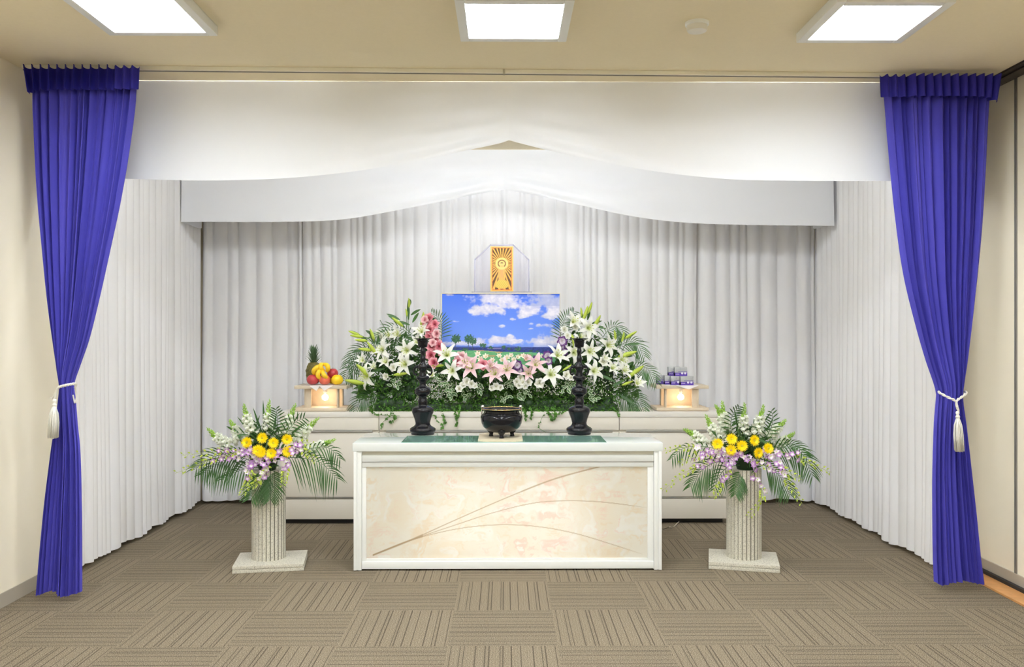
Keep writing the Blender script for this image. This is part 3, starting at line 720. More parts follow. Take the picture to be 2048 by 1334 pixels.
# boxes
M_BS = mat('box_silver', srgb(172, 174, 176), .35, metal=.3); M_BP = mat('box_purple', srgb(84, 52, 160), .5); M_BW = mat('box_white', srgb(232, 228, 240), .5)
M_BG = mat('box_grey_print', srgb(90, 92, 110), .5)
def small_box(px, z, y, label, w_=.092, rz=0):
    x = W(px, 760, y).x; h = .066
    r = empty('small_box', (x+w_/2, y, z), rz); tag(r, label, 'box', 'small silver and purple boxes')
    a = w_/2
    MB().box(-a, a, 0, .048, 0, h, .001).build('carton', M_BS, r, True, A30)
    MB().box(-a, a, -.0006, .0486, .0, .025).box(-a*.5, a, -.0006, 0, .031, .0345).build('printed_band', M_BP, r, False)
    lt = MB()
    for k, q in enumerate((-.85, -.68, -.52, -.38)): lt.box(a*q-.003, a*q+.0035, -.0012, -.0006, .012+.001*(k % 2), .0165+.001*(k % 2))
    lt.lathe([(0, -.0012), (.0085, -.0012), (.0085, -.0006)], 14, M=Matrix.Translation((a*.15, 0, .021)) @ Matrix.Rotation(-PI/2, 4, 'X') @ Matrix.Translation((0, 0, .0)))
    lt.lathe([(0, -.0012), (.0085, -.0012), (.0085, -.0006)], 14, M=Matrix.Translation((a*.66, 0, .021)) @ Matrix.Rotation(-PI/2, 4, 'X'))
    lt.build('white_print', M_BW, r, False)
    MB().box(-a*.22, -a*.14, -.0009, 0, .054, .057).box(-a*.22, -a*.14, -.0009, 0, .044, .048).build('small_mark', M_BG, r, False)
z = STZ+.002
small_box(1314.3, z, 6.545, 'small silver and purple box at the left end of the bottom row')
small_box(1329.7, z, 6.490, 'small silver and purple box second from left in the bottom row')
small_box(1342.3, z, 6.435, 'small silver and purple box third from left in the bottom row')
small_box(1361.5, z, 6.387, 'small silver and purple box at the right end of the bottom row', .096)
small_box(1337.2, z+.0665, 6.490, 'small silver and purple box at the left of the upper pair')
small_box(1350.2, z+.0665, 6.437, 'small silver and purple box at the right of the upper pair')

# fruit
def px_to(zx, zy, Y): return W(560+zx/8.34, 680+zy/8.34, Y)
M_APPLE = mat('apple_red', srgb(186, 62, 66), .35, noise_s=30, noise_a=.18)
M_APPLE2 = mat('apple_orange', srgb(214, 104, 78), .35, noise_s=22, noise_a=.2)
M_YEL = mat('grapefruit_yellow', srgb(246, 206, 30), .45, bump=.15, bump_s=500)
M_BAN = mat('banana_yellow', srgb(248, 206, 44), .45, noise_s=20, noise_a=.05)
M_STEM = mat('stem_brown', (.06, .035, .015), .7)
def fruit(name, cat, zx, zy, Y, R, m, label, fl=1.0, z=None):
    p_ = px_to(zx, zy, Y)
    if z is not None: p_.z = z
    r = empty(name, p_); tag(r, label, cat)
    prof = []
    for k in range(25):
        a = PI*k/24; rr = R*math.sin(a)*(1+.05*math.cos(a)); zz = -R*.92*fl*math.cos(a); dim = .20*R*math.exp(-(rr/(R*.28))**2)
        zz += dim if zz < 0 else -dim
        prof.append((rr, zz))
    MB().lathe(prof, 36).build('flesh', m, r)
    MB().tube([(0, 0, R*.66*fl), (.002, 0, R*1.0*fl)], .0015, 6).build('stem', M_STEM, r)
    return r
z0f = STZ+.002
rA = 100/8.34/(F/6.44)
fruit('apple', 'apple', 545, 672, 6.44, rA*.98, M_APPLE, 'red apple at the left front of the fruit, before the pineapple', z=z0f+rA*.90)
fruit('apple', 'apple', 745, 650, 6.445, rA*.95, M_APPLE2, 'orange-red apple in the middle under the bananas', z=z0f+rA*.87)
fruit('grapefruit', 'citrus fruit', 955, 668, 6.445, rA*.97, M_YEL, 'yellow citrus fruit at the right end of the fruit stand', z=z0f+rA*.89)
fruit('grapefruit', 'citrus fruit', 880, 660, 6.545, rA*.9, M_YEL, 'yellow citrus fruit behind, half hidden under the upper red apple', z=z0f+rA*.83)
fruit('apple', 'apple', 880, 552, 6.50, rA*.92, M_APPLE, 'red apple topmost, resting on the yellow citrus fruit')
# pineapple
pp = px_to(560, 600, 6.56); pr = empty('pineapple', (pp.x, 6.56, z0f)); tag(pr, 'whole pineapple with spiky green crown at the back of the fruit', 'pineapple')
def pine(u, v):
    a = PI*v; R = .056*(math.sin(a)**.6); z_ = .085-.085*math.cos(a)
    k = max(0, math.sin(u*2*PI*8+v*22))*max(0, math.sin(u*2*PI*8-v*22)); R *= 1+.10*k
    return (R*math.cos(2*PI*u), R*math.sin(2*PI*u), z_)
MB().grid(pine, 128, 60, closed=True).build('body', mat('pineapple_skin', srgb(104, 96, 44), .7, noise_s=60, noise_a=.5), pr)
cw = MB(); rnd = random.Random(5)
for k in range(64):
    t = k/64; an = k*2.4; h = .150+t*.115; ln = lerp(.062, .045, t); sp = lerp(1.0, .25, t)
    base = Vector((.012*math.cos(an), .012*math.sin(an), h)); dr = Vector((math.cos(an)*sp, math.sin(an)*sp, 1)).normalized(); sd = Vector((-math.sin(an), math.cos(an), 0))
    vs = []
    for j in range(5):
        q = j/4; wv = .0085*(1-q**1.5)+.0003; c = base+dr*ln*q+Vector((math.cos(an), math.sin(an), 0))*.012*q*q*sp
        vs += [c-sd*wv, c+Vector((math.cos(an), math.sin(an), 0))*-.002, c+sd*wv]
    cw.add(vs, [(j*3+i, j*3+i+1, j*3+i+4, j*3+i+3) for j in range(4) for i in range(2)])
cw.tube([(0, 0, .14), (0, 0, .27)], [.014, .006], 8)
cw.build('crown', mat('pineapple_crown', srgb(92, 122, 84), .5, noise_s=40, noise_a=.25, transl=.1), pr)
# bananas
bo = px_to(690, 470, 6.47); br_ = empty('banana_bunch', bo); tag(br_, 'bunch of yellow bananas lying across the top of the apples', 'bananas')
for pth in ([(700, 440), (620, 455), (560, 520), (590, 590)], [(690, 500), (640, 540), (635, 600), (680, 650)], [(700, 510), (720, 560), (755, 610), (792, 650)], [(720, 400), (680, 420), (690, 480), (738, 518)], [(740, 400), (790, 430), (800, 480), (778, 530)]):
    P = []
    for j, (a, b) in enumerate(pth):
        P.append(px_to(a, b, 6.455-.03*math.sin(PI*j/3)-(.015 if pth[0][1] > 490 else 0)) - bo)
    q = bez(P, 14); R = 40/8.34/(F/6.45)
    rr = [R*(.35+.65*min(1, math.sin(PI*(i+1.2)/16)**.5)) for i in range(15)]; rr[-1] = R*.25
    b_ = MB().tube(q, rr, 10).build('banana', M_BAN, br_)
    MB().ball(q[-1], R*.27, 2).build('tip', M_STEM, b_)

# ------------------------------------------------------------------ plant and flower parts
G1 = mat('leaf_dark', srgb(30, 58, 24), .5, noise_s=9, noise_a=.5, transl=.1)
G2 = mat('leaf_mid', srgb(66, 104, 52), .45, noise_s=6, noise_a=.3, transl=.15)
G3 = mat('leaf_palm', srgb(62, 104, 48), .4, noise_s=5, noise_a=.3, transl=.15)
G4 = mat('bud_green', srgb(186, 205, 78), .45, noise_s=12, noise_a=.12, transl=.1)
G5 = mat('stem_green', srgb(108, 148, 62), .5)
G6 = mat('fern_green', srgb(80, 128, 44), .6, noise_s=22, noise_a=.6, transl=.2)
G7 = mat('variegated_edge', srgb(196, 214, 176), .5)
def hidden_src(build):
    o = build; return o
def petal(mb, L, Wd, curve, M, n=7, ruffle=0, rnd=random, groove=.15):
    """petal along +Z then bending outwards +X"""
    vs = []
    for j in range(n+1):
        t = j/n; a = curve(t); 
        vs.append(a)
    P = [Vector((0, 0, 0))]
    for j in range(1, n+1):
        a = curve((j-.5)/n); P.append(P[-1]+Vector((math.sin(a), 0, math.cos(a)))*L/n)
    out = []
    for j, p_ in enumerate(P):
        t = j/n; wd = Wd*(math.sin(PI*min(1, (t*.93+.07)))**.8)*(1-.25*t)
        a = curve(t); nrm = Vector((-math.cos(a), 0, math.sin(a)))
        for k in (-1, -.5, 0, .5, 1):
            q = p_+Vector((0, 1, 0))*wd*k+nrm*(abs(k)**1.5*groove*wd)
            if ruffle: q += nrm*rnd.uniform(-1, 1)*ruffle*abs(k)*wd
            out.append(q)
    mb.add(out, [(j*5+i, j*5+i+1, j*5+i+6, j*5+i+5) for j in range(n) for i in range(4)], M)
PROTO = empty('proto')
def lily_proto(m, mstem, open_=1.0, seed=1):
    rnd = random.Random(seed); mb = MB()
    for k in range(6):
        o_ = open_*rnd.uniform(.88, 1.1)
        cv = lambda t, o=o_: lerp(.38, 2.25, t**1.15)*o
        petal(mb, .118*rnd.uniform(.93, 1.05), (.0235 if k % 2 else .0175), cv, Matrix.Rotation(k*PI/3+rnd.uniform(-.08, .08), 4, 'Z'), 8, .25, rnd)
    o = mb.build('lily', m, PROTO)
    st = MB()
    for k in range(6):
        an = k*PI/3+.5; dx, dy = math.cos(an), math.sin(an)
        tip = Vector((dx*.022, dy*.022, .068)); st.tube([(0, 0, 0), (dx*.008, dy*.008, .035), tip], .0011, 5)
        st.ball(tip, .0028, 1, (2.2 if abs(dx) > .5 else 1, 2.2 if abs(dy) > .5 else 1, .8))
    st.tube([(0, 0, 0), (0, 0, .075)], .0016, 5)
    st.build('stamens', mstem, o)
    return o
WL = [(0, srgb(150, 190, 90)), (.22, srgb(224, 232, 178)), (.5, srgb(250, 250, 242)), (1, srgb(255, 255, 252))]
PL = [(0, srgb(190, 200, 120)), (.25, srgb(250, 232, 226)), (.6, srgb(244, 206, 214)), (1, srgb(250, 222, 228))]
mW = radial('lily_white', WL, .10, transl=.2); mP = radial('lily_pink', PL, .10, transl=.2)
mSt = mat('stamen', srgb(196, 206, 110), .6)
lilyW = [lily_proto(mW, mSt, o, s) for o, s in ((1, 1), (.8, 2), (1.08, 3), (.62, 4))]
lilyP = [lily_proto(mP, mSt, o, s) for o, s in ((.9, 5), (.72, 6), (.35, 7))]
def rose_proto(m, seed, name='lisianthus', R=.034):
    rnd = random.Random(seed); mb = MB()
    for ring, (n, L, a0, a1, wd) in enumerate(((4, .8, -.2, .25, .45), (5, .95, .1, .7, .55), (6, 1.1, .35, 1.25, .62), (6, 1.15, .6, 1.75, .66))):
        for k in range(n):
            cv = lambda t, a0=a0, a1=a1: lerp(a0, a1, t)
            petal(mb, R*L, R*wd, cv, Matrix.Rotation(2*PI*k/n+ring*.5+rnd.uniform(-.15, .15), 4, 'Z') @ Matrix.Translation((R*.07*(ring+1), 0, 0)), 5, .22, rnd, .35)
    return mb.build(name, m, PROTO)
def rc(name, stops, s): return radial(name, stops, s, transl=.15)
mRp = rc('rose_pink', [(0, srgb(226, 150, 60)), (.25, srgb(222, 96, 122)), (.7, srgb(240, 150, 168)), (1, srgb(250, 184, 194))], .036)
mRpp = rc('rose_pale', [(0, srgb(230, 170, 150)), (.5, srgb(240, 176, 186)), (1, srgb(250, 216, 218))], .036)
mRw = rc('rose_white', [(0, srgb(214, 214, 130)), (.4, srgb(244, 244, 222)), (1, srgb(255, 255, 250))], .036)
mRv = rc('rose_violet', [(0, srgb(230, 226, 170)), (.45, srgb(250, 244, 248)), (.78, srgb(244, 234, 244)), (.9, srgb(118, 62, 140)), (1, srgb(110, 52, 134))], .038)
roseP = [rose_proto(mRp, s) for s in (1, 2)]; roseQ = [rose_proto(mRpp, 3)]; roseW = [rose_proto(mRw, s) for s in (4, 5)]; roseV = [rose_proto(mRv, 6)]
# alstroemeria
def alst_proto():
    rnd = random.Random(2); mb = MB()
    for k in range(6): petal(mb, .040, .011, lambda t: lerp(.3, 1.25, t), Matrix.Rotation(k*PI/3, 4, 'Z'), 5, .2, rnd)
    return mb.build('alstroemeria', radial('alstroemeria_cream', [(0, srgb(200, 180, 80)), (.5, srgb(244, 232, 212)), (1, srgb(252, 244, 236))], .04), PROTO)
alst = alst_proto()
def bud_proto():
    mb = MB(); mb.lathe([(0, 0), (.006, .004), (.0105, .02), (.0118, .04), (.0105, .065), (.007, .085), (.0025, .098), (0, .10)], 9)
    for v in range(len(mb.v)):
        x, y, z_ = mb.v[v]; mb.v[v] = (x+.010*math.sin(z_*25), y, z_)
    o = mb.build('lily_bud', G4, PROTO)
    MB().tube([(0, 0, .003), (-.004, 0, -.03), (-.012, 0, -.07)], .0022, 6).build('stalk', G5, o)
    return o
bud = bud_proto()
def leaf(mb, p, d, L, wd, up=Vector((0, 0, 1)), droop=0, n=4, fold=.25):
    d = Vector(d).normalized(); s_ = d.cross(up); s_ = s_.normalized() if s_.length > .01 else Vector((1, 0, 0)); nn = s_.cross(d)
    out = []
    for j in range(n+1):
        t = j/n; w_ = wd*math.sin(PI*(t*.9+.08))**.9 if t < 1 else 0.0002
        c = Vector(p)+d*L*t-Vector((0, 0, 1))*droop*L*t*t
        out += [c-s_*w_+nn*w_*fold, c, c+s_*w_+nn*w_*fold]
    mb.add(out, [(j*3+i, j*3+i+1, j*3+i+4, j*3+i+3) for j in range(n) for i in range(2)])
def frond(path, L0, n=22, droop=.5, wd=.006, flat=None, parent=None, m=None, seed=1, spread=1.0, start=.22):
    rnd = random.Random(seed); P = bez(path, 40); mb = MB()
    o = P[0].copy()
    mb.tube([p_-o for p_ in P[::3]], [.0028*(1-.8*i/14) for i in range(len(P[::3]))], 5)
    n = max(8, int(n*.82)); wd = wd*.85
    for side in (-1, 1):
        for k in range(n):
            t = start+(1-start)*(k+.5*(side > 0))/n; i = min(int(t*40), 39); c = P[i]+(P[i+1]-P[i])*(t*40-i)
            tg = (P[i+1]-P[i]).normalized(); nv = Vector((0, -1, 0)) if flat is None else flat
            sd = tg.cross(nv).normalized()*side
            ln = L0*(math.sin(PI*(.18+.74*t)))**.7*rnd.uniform(.9, 1.08)
            dr = (tg*lerp(.45, .95, t)+sd*spread*1.05+nv*.15+Vector((0, rnd.uniform(-.1, .1), 0))).normalized()
            leaf(mb, c-o, dr, ln, wd, up=nv, droop=droop*rnd.uniform(.7, 1.3), n=5)
    ob = mb.build('palm_frond', m or G3, parent); ob.location = o-(parent.location if parent else Vector())
    return ob

# ------------------------------------------------------------------ main flower arrangement
fa = empty('flower_arrangement', (0, 6.50, ZT)); tag(fa, 'wide arrangement of white and pink lilies over dark greenery below the framed picture', 'flower arrangement')
FO = Vector(fa.location)
def put(src, px, py, Y, d, s=1, name=None, roll=None):
    p_ = W(px, py, Y)-FO
    return inst(src, name or src.name.split('.')[0], fa, orient(p_, d, random.uniform(0, 6) if roll is None else roll, s))
# greenery mass
top = [(700, 800), (720, 765), (745, 715), (790, 680), (840, 660), (868, 660), (885, 712), (905, 728), (960, 735), (1050, 735), (1110, 726), (1135, 680), (1150, 655), (1190, 668), (1225, 690), (1255, 720), (1275, 760), (1290, 800)]
def mass_point(rnd):
    while True:
        px_ = rnd.uniform(715, 1275); t_ = interp(top, px_); py_ = rnd.uniform(t_, 829)
        if py_ > 800 and (px_ < 738 or px_ > 1238): continue
        hgt = (829-py_)/(829-650)
        yf = lerp(6.37, 6.53, min(1, hgt*1.1))
        return px_, py_, yf
rnd = random.Random(21)
fol = MB()
for k in range(16000):
    px_, py_, yf = mass_point(rnd)
    if py_ < 765 and rnd.random() < .45: continue
    y = yf+abs(rnd.gauss(0, .035)); p_ = W(px_, py_, y)-FO
    p_.z = max(p_.z, .006)
    d_ = Vector((rnd.gauss(0, 1), -abs(rnd.gauss(.6, .6)), rnd.gauss(.1, .8)))
    leaf(fol, p_, d_, rnd.uniform(.014, .026), rnd.uniform(.004, .007), up=Vector((rnd.gauss(0, 1), rnd.gauss(0, 1), 1)), n=2, droop=.2)

fo = fol.build('fern_greenery', G6, fa); fo['kind'] = 'stuff'
lv = MB()
for k in range(1500):
    px_, py_, yf = mass_point(rnd)
    if py_ > 790: continue
    p_ = W(px_, py_, yf+.03+abs(rnd.gauss(0, .04)))-FO
    leaf(lv, p_, Vector((rnd.gauss(0, 1)+(px_-1000)/400, -.5+rnd.gauss(0, .4), rnd.gauss(.5, .6))), rnd.uniform(.04, .085), rnd.uniform(.007, .014), up=Vector((rnd.gauss(0, .5), -1, rnd.gauss(.5, .5))), n=4, droop=.25)
lo = lv.build('lily_leaves', G2, fa); lo['kind'] = 'stuff'
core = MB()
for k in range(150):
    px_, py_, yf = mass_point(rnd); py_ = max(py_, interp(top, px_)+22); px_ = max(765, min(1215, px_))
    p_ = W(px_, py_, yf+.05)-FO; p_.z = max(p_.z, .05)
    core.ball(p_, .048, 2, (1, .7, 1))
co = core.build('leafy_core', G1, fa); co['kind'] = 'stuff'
# dish the greenery stands in
MB().box(-.98, .84, -.10, .03, .0, .05, .004).build('flower_trough', mat('trough_green', (.02, .05, .02), .6), fa, True, A30)
# variegated leaves
vg = MB(); ve = MB()
for px_, py_ in ((905, 785), (898, 775), (790, 765), (1042, 792), (1050, 782), (1020, 768), (1130, 772), (1140, 770), (1184, 790), (1010, 795), (930, 790), (885, 760), (960, 778)):
    for k in range(8):
        p_ = W(px_+rnd.uniform(-8, 8), py_+rnd.uniform(-8, 8), 6.36)-FO; an = rnd.uniform(0, 2*PI); d_ = Vector((math.cos(an), -.4, math.sin(an)))
        leaf(ve, p_+Vector((0, .0012, 0)), d_, .042, .0105, up=Vector((0, -1, .2)), n=4); leaf(vg, p_+d_.normalized()*.003, d_, .035, .007, up=Vector((0, -1, .2)), n=4)
v1 = ve.build('variegated_leaves', G7, fa); v1['kind'] = 'stuff'; v2 = vg.build('leaf_centres', G2, v1); v2['kind'] = 'stuff'
# baby's breath
bb = MB(); bs = MB()
for cx_, cy_, rx, ry, n in ((880, 770, 34, 26, 260), (865, 785, 18, 16, 80), (1000, 765, 26, 16, 110), (1105, 775, 34, 16, 150), (1060, 775, 30, 14, 70), (1205, 775, 28, 18, 120), (1240, 755, 22, 26, 80), (950, 775, 20, 12, 60), (790, 755, 18, 20, 40), (780, 700, 30, 25, 60), (1205, 660, 20, 20, 60), (1185, 760, 14, 14, 40)):
    for k in range(int(n*.62)):
        a_ = rnd.uniform(0, 2*PI); q = math.sqrt(rnd.random()); p_ = W(cx_+rx*q*math.cos(a_), cy_+ry*q*math.sin(a_), 6.355+rnd.uniform(-.015, .02))-FO
        bb.ball(p_, rnd.uniform(.0024, .0042), 1)
        if k % 3 == 0: bs.tube([p_, p_+Vector((rnd.uniform(-.02, .02), .05, -.03))], .0006, 3)
b_ = bb.build('gypsophila', mat('tiny_white', srgb(250, 248, 238), .7), fa); b_['kind'] = 'stuff'; bs.build('fine_stems', G5, b_)
# lilies
def face(px_, py_): return Vector(((px_-1003)/420+rnd.uniform(-.25, .25), -1, rnd.uniform(-.05, .45)))
def yat(py_): return lerp(6.33, 6.47, max(0, min(1, (790-py_)/140)))
for i, (x, y, k, s) in enumerate([(845, 668, 1, .95), (801, 672, 3, .95), (816, 701, 0, 1.0), (768, 702, 0, 1.0), (814, 730, 0, 1.08), (774, 727, 1, .8), (739, 752, 2, 1.12), (895, 714, 1, 1.12), (907, 742, 0, .95), (730, 725, 3, .8), (866, 755, 3, .7), (782, 675, 1, .8), (838, 688, 1, .8), (752, 738, 3, .7),
      (1143, 648, 1, 1.0), (1174, 657, 0, 1.0), (1212, 692, 0, 1.0), (1145, 705, 2, .95), (1177, 703, 0, 1.0), (1112, 716, 1, 1.1), (1100, 751, 2, 1.12), (1184, 744, 2, 1.0), (1238, 722, 0, 1.0), (1244, 746, 1, .9), (1271, 773, 3, .9), (1205, 722, 3, .7), (1160, 680, 1, .75), (1222, 740, 1, .8)]):
    put(lilyW[k], x, y, yat(y)-.02, face(x, y)+(Vector((0, 0, .5)) if k in (1, 3) else Vector()), s)
for x, y, k, s in [(945, 738, 0, 1.12), (991, 750, 0, 1.02), (1013, 742, 0, 1.05), (1069, 731, 0, 1.0), (1057, 748, 1, .85), (933, 726, 1, .85), (980, 736, 2, .75), (1050, 722, 2, .7)]:
    put(lilyP[k], x, y, 6.34, face(x, y)+Vector((0, 0, .1)), s, 'lily')
for x, y, s in [(859, 637, 1.05), (854, 647, 1), (870, 649, .95), (861, 660, 1), (871, 681, 1), (879, 693, 1.15), (863, 694, 1), (863, 710, 1.1), (869, 726, 1.1), (966, 730, 1.1), (979, 731, 1), (885, 707, .8), (915, 725, .95), (858, 672, .8)]:
    put(roseP[i % 2], x, y, 6.44 if y < 715 else 6.37, face(x, y), s, 'lisianthus'); i += 1
for x, y, s in [(874, 668, .9), (923, 716, 1.25), (850, 640, .8), (939, 722, .8), (866, 686, .8)]: put(roseQ[0], x, y, 6.41, face(x, y), s, 'lisianthus')
for x, y, s in [(1124, 683, 1.0), (1126, 704, .9), (1095, 713, 1.0), (1071, 721, .95), (1034, 731, 1.0), (1038, 742, .8), (1123, 695, .7), (1097, 722, .8)]: put(roseV[0], x, y, 6.42 if y < 715 else 6.35, face(x, y), s, 'lisianthus')
for x, y, s in [(1172, 674, .95), (1165, 646, .9), (1206, 724, 1.0), (1133, 750, .9), (1142, 755, .8), (1079, 766, 1.0), (1040, 757, .75), (1034, 764, .75), (1046, 766, .75), (1056, 765, .8), (1050, 772, .65), (1038, 771, .65), (992, 773, .75), (1001, 776, .65), (984, 776, .6), (933, 764, .85), (943, 768, .8), (926, 771, .7), (919, 778, .75), (763, 675, .95), (773, 753, .75), (787, 735, .8), (1150, 655, .8), (1014, 727, .7), (1128, 660, .8), (1135, 672, .7), (757, 668, .7), (950, 772, .6)]:
    put(roseW[i % 2], x, y, yat(y)-.03, face(x, y), s, 'white_stock'); i += 1
for x, y in [(955, 711), (972, 716), (998, 715), (1014, 718), (1022, 713), (1035, 717), (1047, 714), (985, 722), (1005, 722), (1028, 722), (962, 720), (1085, 716)]:
    put(alst, x, y, 6.43, face(x, y)+Vector((0, 0, .5)), random.uniform(.8, 1.05), 'alstroemeria')
for x, y, an, ln in [(817, 611, 92, 20), (813, 629, 100, 16), (842, 646, 80, 30), (800, 648, 140, 28), (713, 668, 158, 22), (719, 673, 172, 24), (728, 681, 175, 24), (746, 676, 108, 26), (748, 702, 125, 30), (738, 700, 172, 28), (733, 747, 135, 36), (718, 765, 168, 36), (795, 749, 8, 28), (868, 732, 5, 26), (1008, 728, 60, 16),
      (1168, 632, 74, 28), (1177, 621, 72, 24), (1162, 628, 100, 18), (1189, 650, 62, 30), (1229, 676, 100, 22), (1244, 678, 82, 20), (1256, 673, 32, 26), (1246, 711, 18, 36), (1264, 748, 38, 36), (1147, 690, 105, 30), (1130, 738, 35, 20), (1250, 768, 22, 22), (890, 660, 90, 0.1)]:
    if ln < 1: continue
    a_ = math.radians(an); put(bud, x-math.cos(a_)*ln*.3, y+math.sin(a_)*ln*.3, yat(y)-.03, Vector((math.cos(a_), -.25, math.sin(a_))), ln/24.5, 'lily_bud', 0)
# leaves around the buds
bl = MB()
for x, y, an, ln in [(817, 640, 90, 40), (822, 630, 35, 22), (825, 645, 60, 24), (800, 640, 150, 28), (810, 655, 140, 40), (820, 650, 160, 30), (700, 662, -20, 24), (735, 680, 150, 26), (750, 690, 110, 30), (745, 670, 140, 16), (755, 700, 85, 30), (725, 700, 190, 20), (1165, 640, 100, 22), (1175, 640, 80, 22), (1180, 650, 25, 24), (1190, 652, -10, 22), (1225, 680, 115, 20), (1235, 690, 60, 24), (1250, 690, 10, 30), (1245, 740, 45, 26), (1260, 750, 70, 24), (1160, 690, 95, 34), (1240, 790, -30, 30), (820, 610, 90, 12), (1250, 760, 200, 26), (740, 745, 20, 30), (805, 680, -20, 30), (815, 676, -20, 24), (880, 745, 215, 30), (1130, 760, 20, 20), (1200, 750, -20, 30)]:
    a_ = math.radians(an); leaf(bl, W(x, y, yat(y)-.01)-FO, Vector((math.cos(a_), -.2, math.sin(a_))), ln/257*1.1, .011, up=Vector((.3, -1, .3)), n=6, droop=.1)
for x, y, x2, y2 in [(817, 700, 817, 612), (813, 660, 813, 630), (842, 690, 843, 650), (790, 690, 760, 640), (760, 710, 718, 672), (1165, 700, 1170, 625), (1230, 720, 1231, 678), (1240, 710, 1258, 675)]:
    bl.tube([W(x, y, 6.46)-FO, W(x2, y2, 6.43)-FO], .0022, 5)
bo_ = bl.build('bud_foliage', G2, fa); bo_['kind'] = 'stuff'
# palm fronds
def fr_px(pts, L0, n, droop, Yb=6.47, dy=.0, seed=1, wd=.0042, **k):
    P = [W(x, y, Yb-dy*i) for i, (x, y) in enumerate(pts)]
    return frond(P, L0, n, droop, wd, parent=fa, seed=seed, **k)
for i, (pts, L0, n, dr, dy) in enumerate([([(800, 725), (755, 692), (716, 700), (693, 733)], .12, 20, .45, -.01), ([(790, 745), (745, 722), (705, 735), (688, 762)], .12, 20, .5, -.015), ([(790, 790), (750, 785), (722, 798), (708, 828)], .12, 18, .6, .03), ([(850, 705), (815, 665), (785, 655), (762, 672)], .12, 18, .5, .01), ([(878, 710), (884, 665), (880, 640), (862, 624)], .10, 18, .2, -.01), ([(830, 715), (800, 680), (770, 668), (742, 678)], .11, 18, .4, .02), ([(770, 720), (730, 700), (712, 715), (706, 745)], .10, 16, .5, .0),
      ([(1118, 710), (1122, 665), (1130, 640), (1150, 622)], .11, 20, .2, -.01), ([(1190, 710), (1210, 668), (1232, 652), (1246, 672)], .12, 20, .5, .01), ([(1210, 720), (1245, 688), (1272, 686), (1290, 715)], .12, 20, .5, .02), ([(1225, 765), (1265, 735), (1295, 738), (1313, 768)], .11, 20, .5, .03), ([(1215, 785), (1250, 780), (1275, 798), (1290, 828)], .13, 20, .6, .03), ([(1200, 795), (1235, 792), (1258, 805), (1272, 825)], .10, 16, .6, .03)]):
    fr_px(pts, L0, n, dr, 6.45, dy, i)
# trailing vines
def vine(pts, n, seed, Y0=6.325):
    rr = random.Random(seed); P = [W(x, y, Y0)-FO for x, y in pts]; P[0].y += .03; q = bez(P, 24); mb = MB().tube(q, .0014, 5)
    for k in range(n):
        t = rr.random(); c = q[min(24, int(t*24))]
        leaf(mb, c, Vector((rr.gauss(0, 1), -.4, rr.gauss(-.2, .8))), rr.uniform(.010, .018), .0055, up=Vector((0, -1, .3)), n=3)
    mb.build('trailing_vine', G6, fa)
vine([(785, 815), (780, 832), (766, 844), (761, 858)], 30, 1); vine([(775, 818), (790, 836), (778, 846)], 40, 2); vine([(862, 815), (872, 838), (884, 850), (883, 860)], 26, 3); vine([(880, 818), (888, 836), (890, 848)], 50, 4); vine([(905, 815), (912, 832), (914, 846), (911, 852)], 60, 5); vine([(920, 812), (917, 826), (916, 838)], 40, 6)
vine([(1045, 815), (1052, 830), (1050, 842)], 45, 7); vine([(1060, 815), (1064, 828), (1062, 838)], 40, 8); vine([(1095, 815), (1082, 840), (1078, 855), (1092, 865)], 8, 9); vine([(1090, 815), (1100, 830), (1104, 842)], 60, 10); vine([(1105, 814), (1112, 828), (1108, 838)], 50, 11); vine([(1228, 815), (1236, 826), (1238, 832)], 20, 12); vine([(740, 815), (752, 828), (800, 832)], 40, 13); vine([(850, 820), (842, 830), (860, 836)], 30, 14); vine([(1070, 820), (1110, 828), (1130, 822)], 40, 15)

# ------------------------------------------------------------------ flower stands
M_TERR = None
def terrazzo(grout=False):
    m, nt, N, L, B = new_mat('speckled_stone')
    tc = N.new('ShaderNodeTexCoord'); v = N.new('ShaderNodeTexVoronoi'); v.inputs['Scale'].default_value = 170; L.new(tc.outputs['Object'], v.inputs[0])
    n = N.new('ShaderNodeTexNoise'); n.inputs['Scale'].default_value = 230; L.new(tc.outputs['Object'], n.inputs[0])
    cr = N.new('ShaderNodeValToRGB'); L.new(n.outputs['Fac'], cr.inputs[0]); set_ramp(cr, [(.30, srgb(120, 116, 104)), (.40, srgb(188, 184, 170)), (.52, srgb(208, 204, 190)), (.8, srgb(222, 218, 204))])
    if grout:
        sp = N.new('ShaderNodeSeparateXYZ'); L.new(tc.outputs['Object'], sp.inputs[0])
        at2 = N.new('ShaderNodeMath'); at2.operation = 'ARCTAN2'; L.new(sp.outputs[1], at2.inputs[0]); L.new(sp.outputs[0], at2.inputs[1])
        ml = N.new('ShaderNodeMath'); ml.operation = 'MULTIPLY_ADD'; ml.inputs[1].default_value = 26/(2*PI); ml.inputs[2].default_value = 26.0; L.new(at2.outputs[0], ml.inputs[0])
        fr_ = N.new('ShaderNodeMath'); fr_.operation = 'FRACT'; L.new(ml.outputs[0], fr_.inputs[0])
        lt_ = N.new('ShaderNodeMath'); lt_.operation = 'LESS_THAN'; lt_.inputs[1].default_value = .13; L.new(fr_.outputs[0], lt_.inputs[0])
        mx = N.new('ShaderNodeMix'); mx.data_type = 'RGBA'; L.new(lt_.outputs[0], mx.inputs[0]); L.new(cr.outputs[0], mx.inputs[6]); mx.inputs[7].default_value = (*srgb(128, 124, 112), 1)
        L.new(mx.outputs[2], B.inputs['Base Color'])
    else: L.new(cr.outputs[0], B.inputs['Base Color']); B.inputs['Roughness'].default_value = .6
    return m
M_TERR = terrazzo(); M_COLUMN = terrazzo(True)
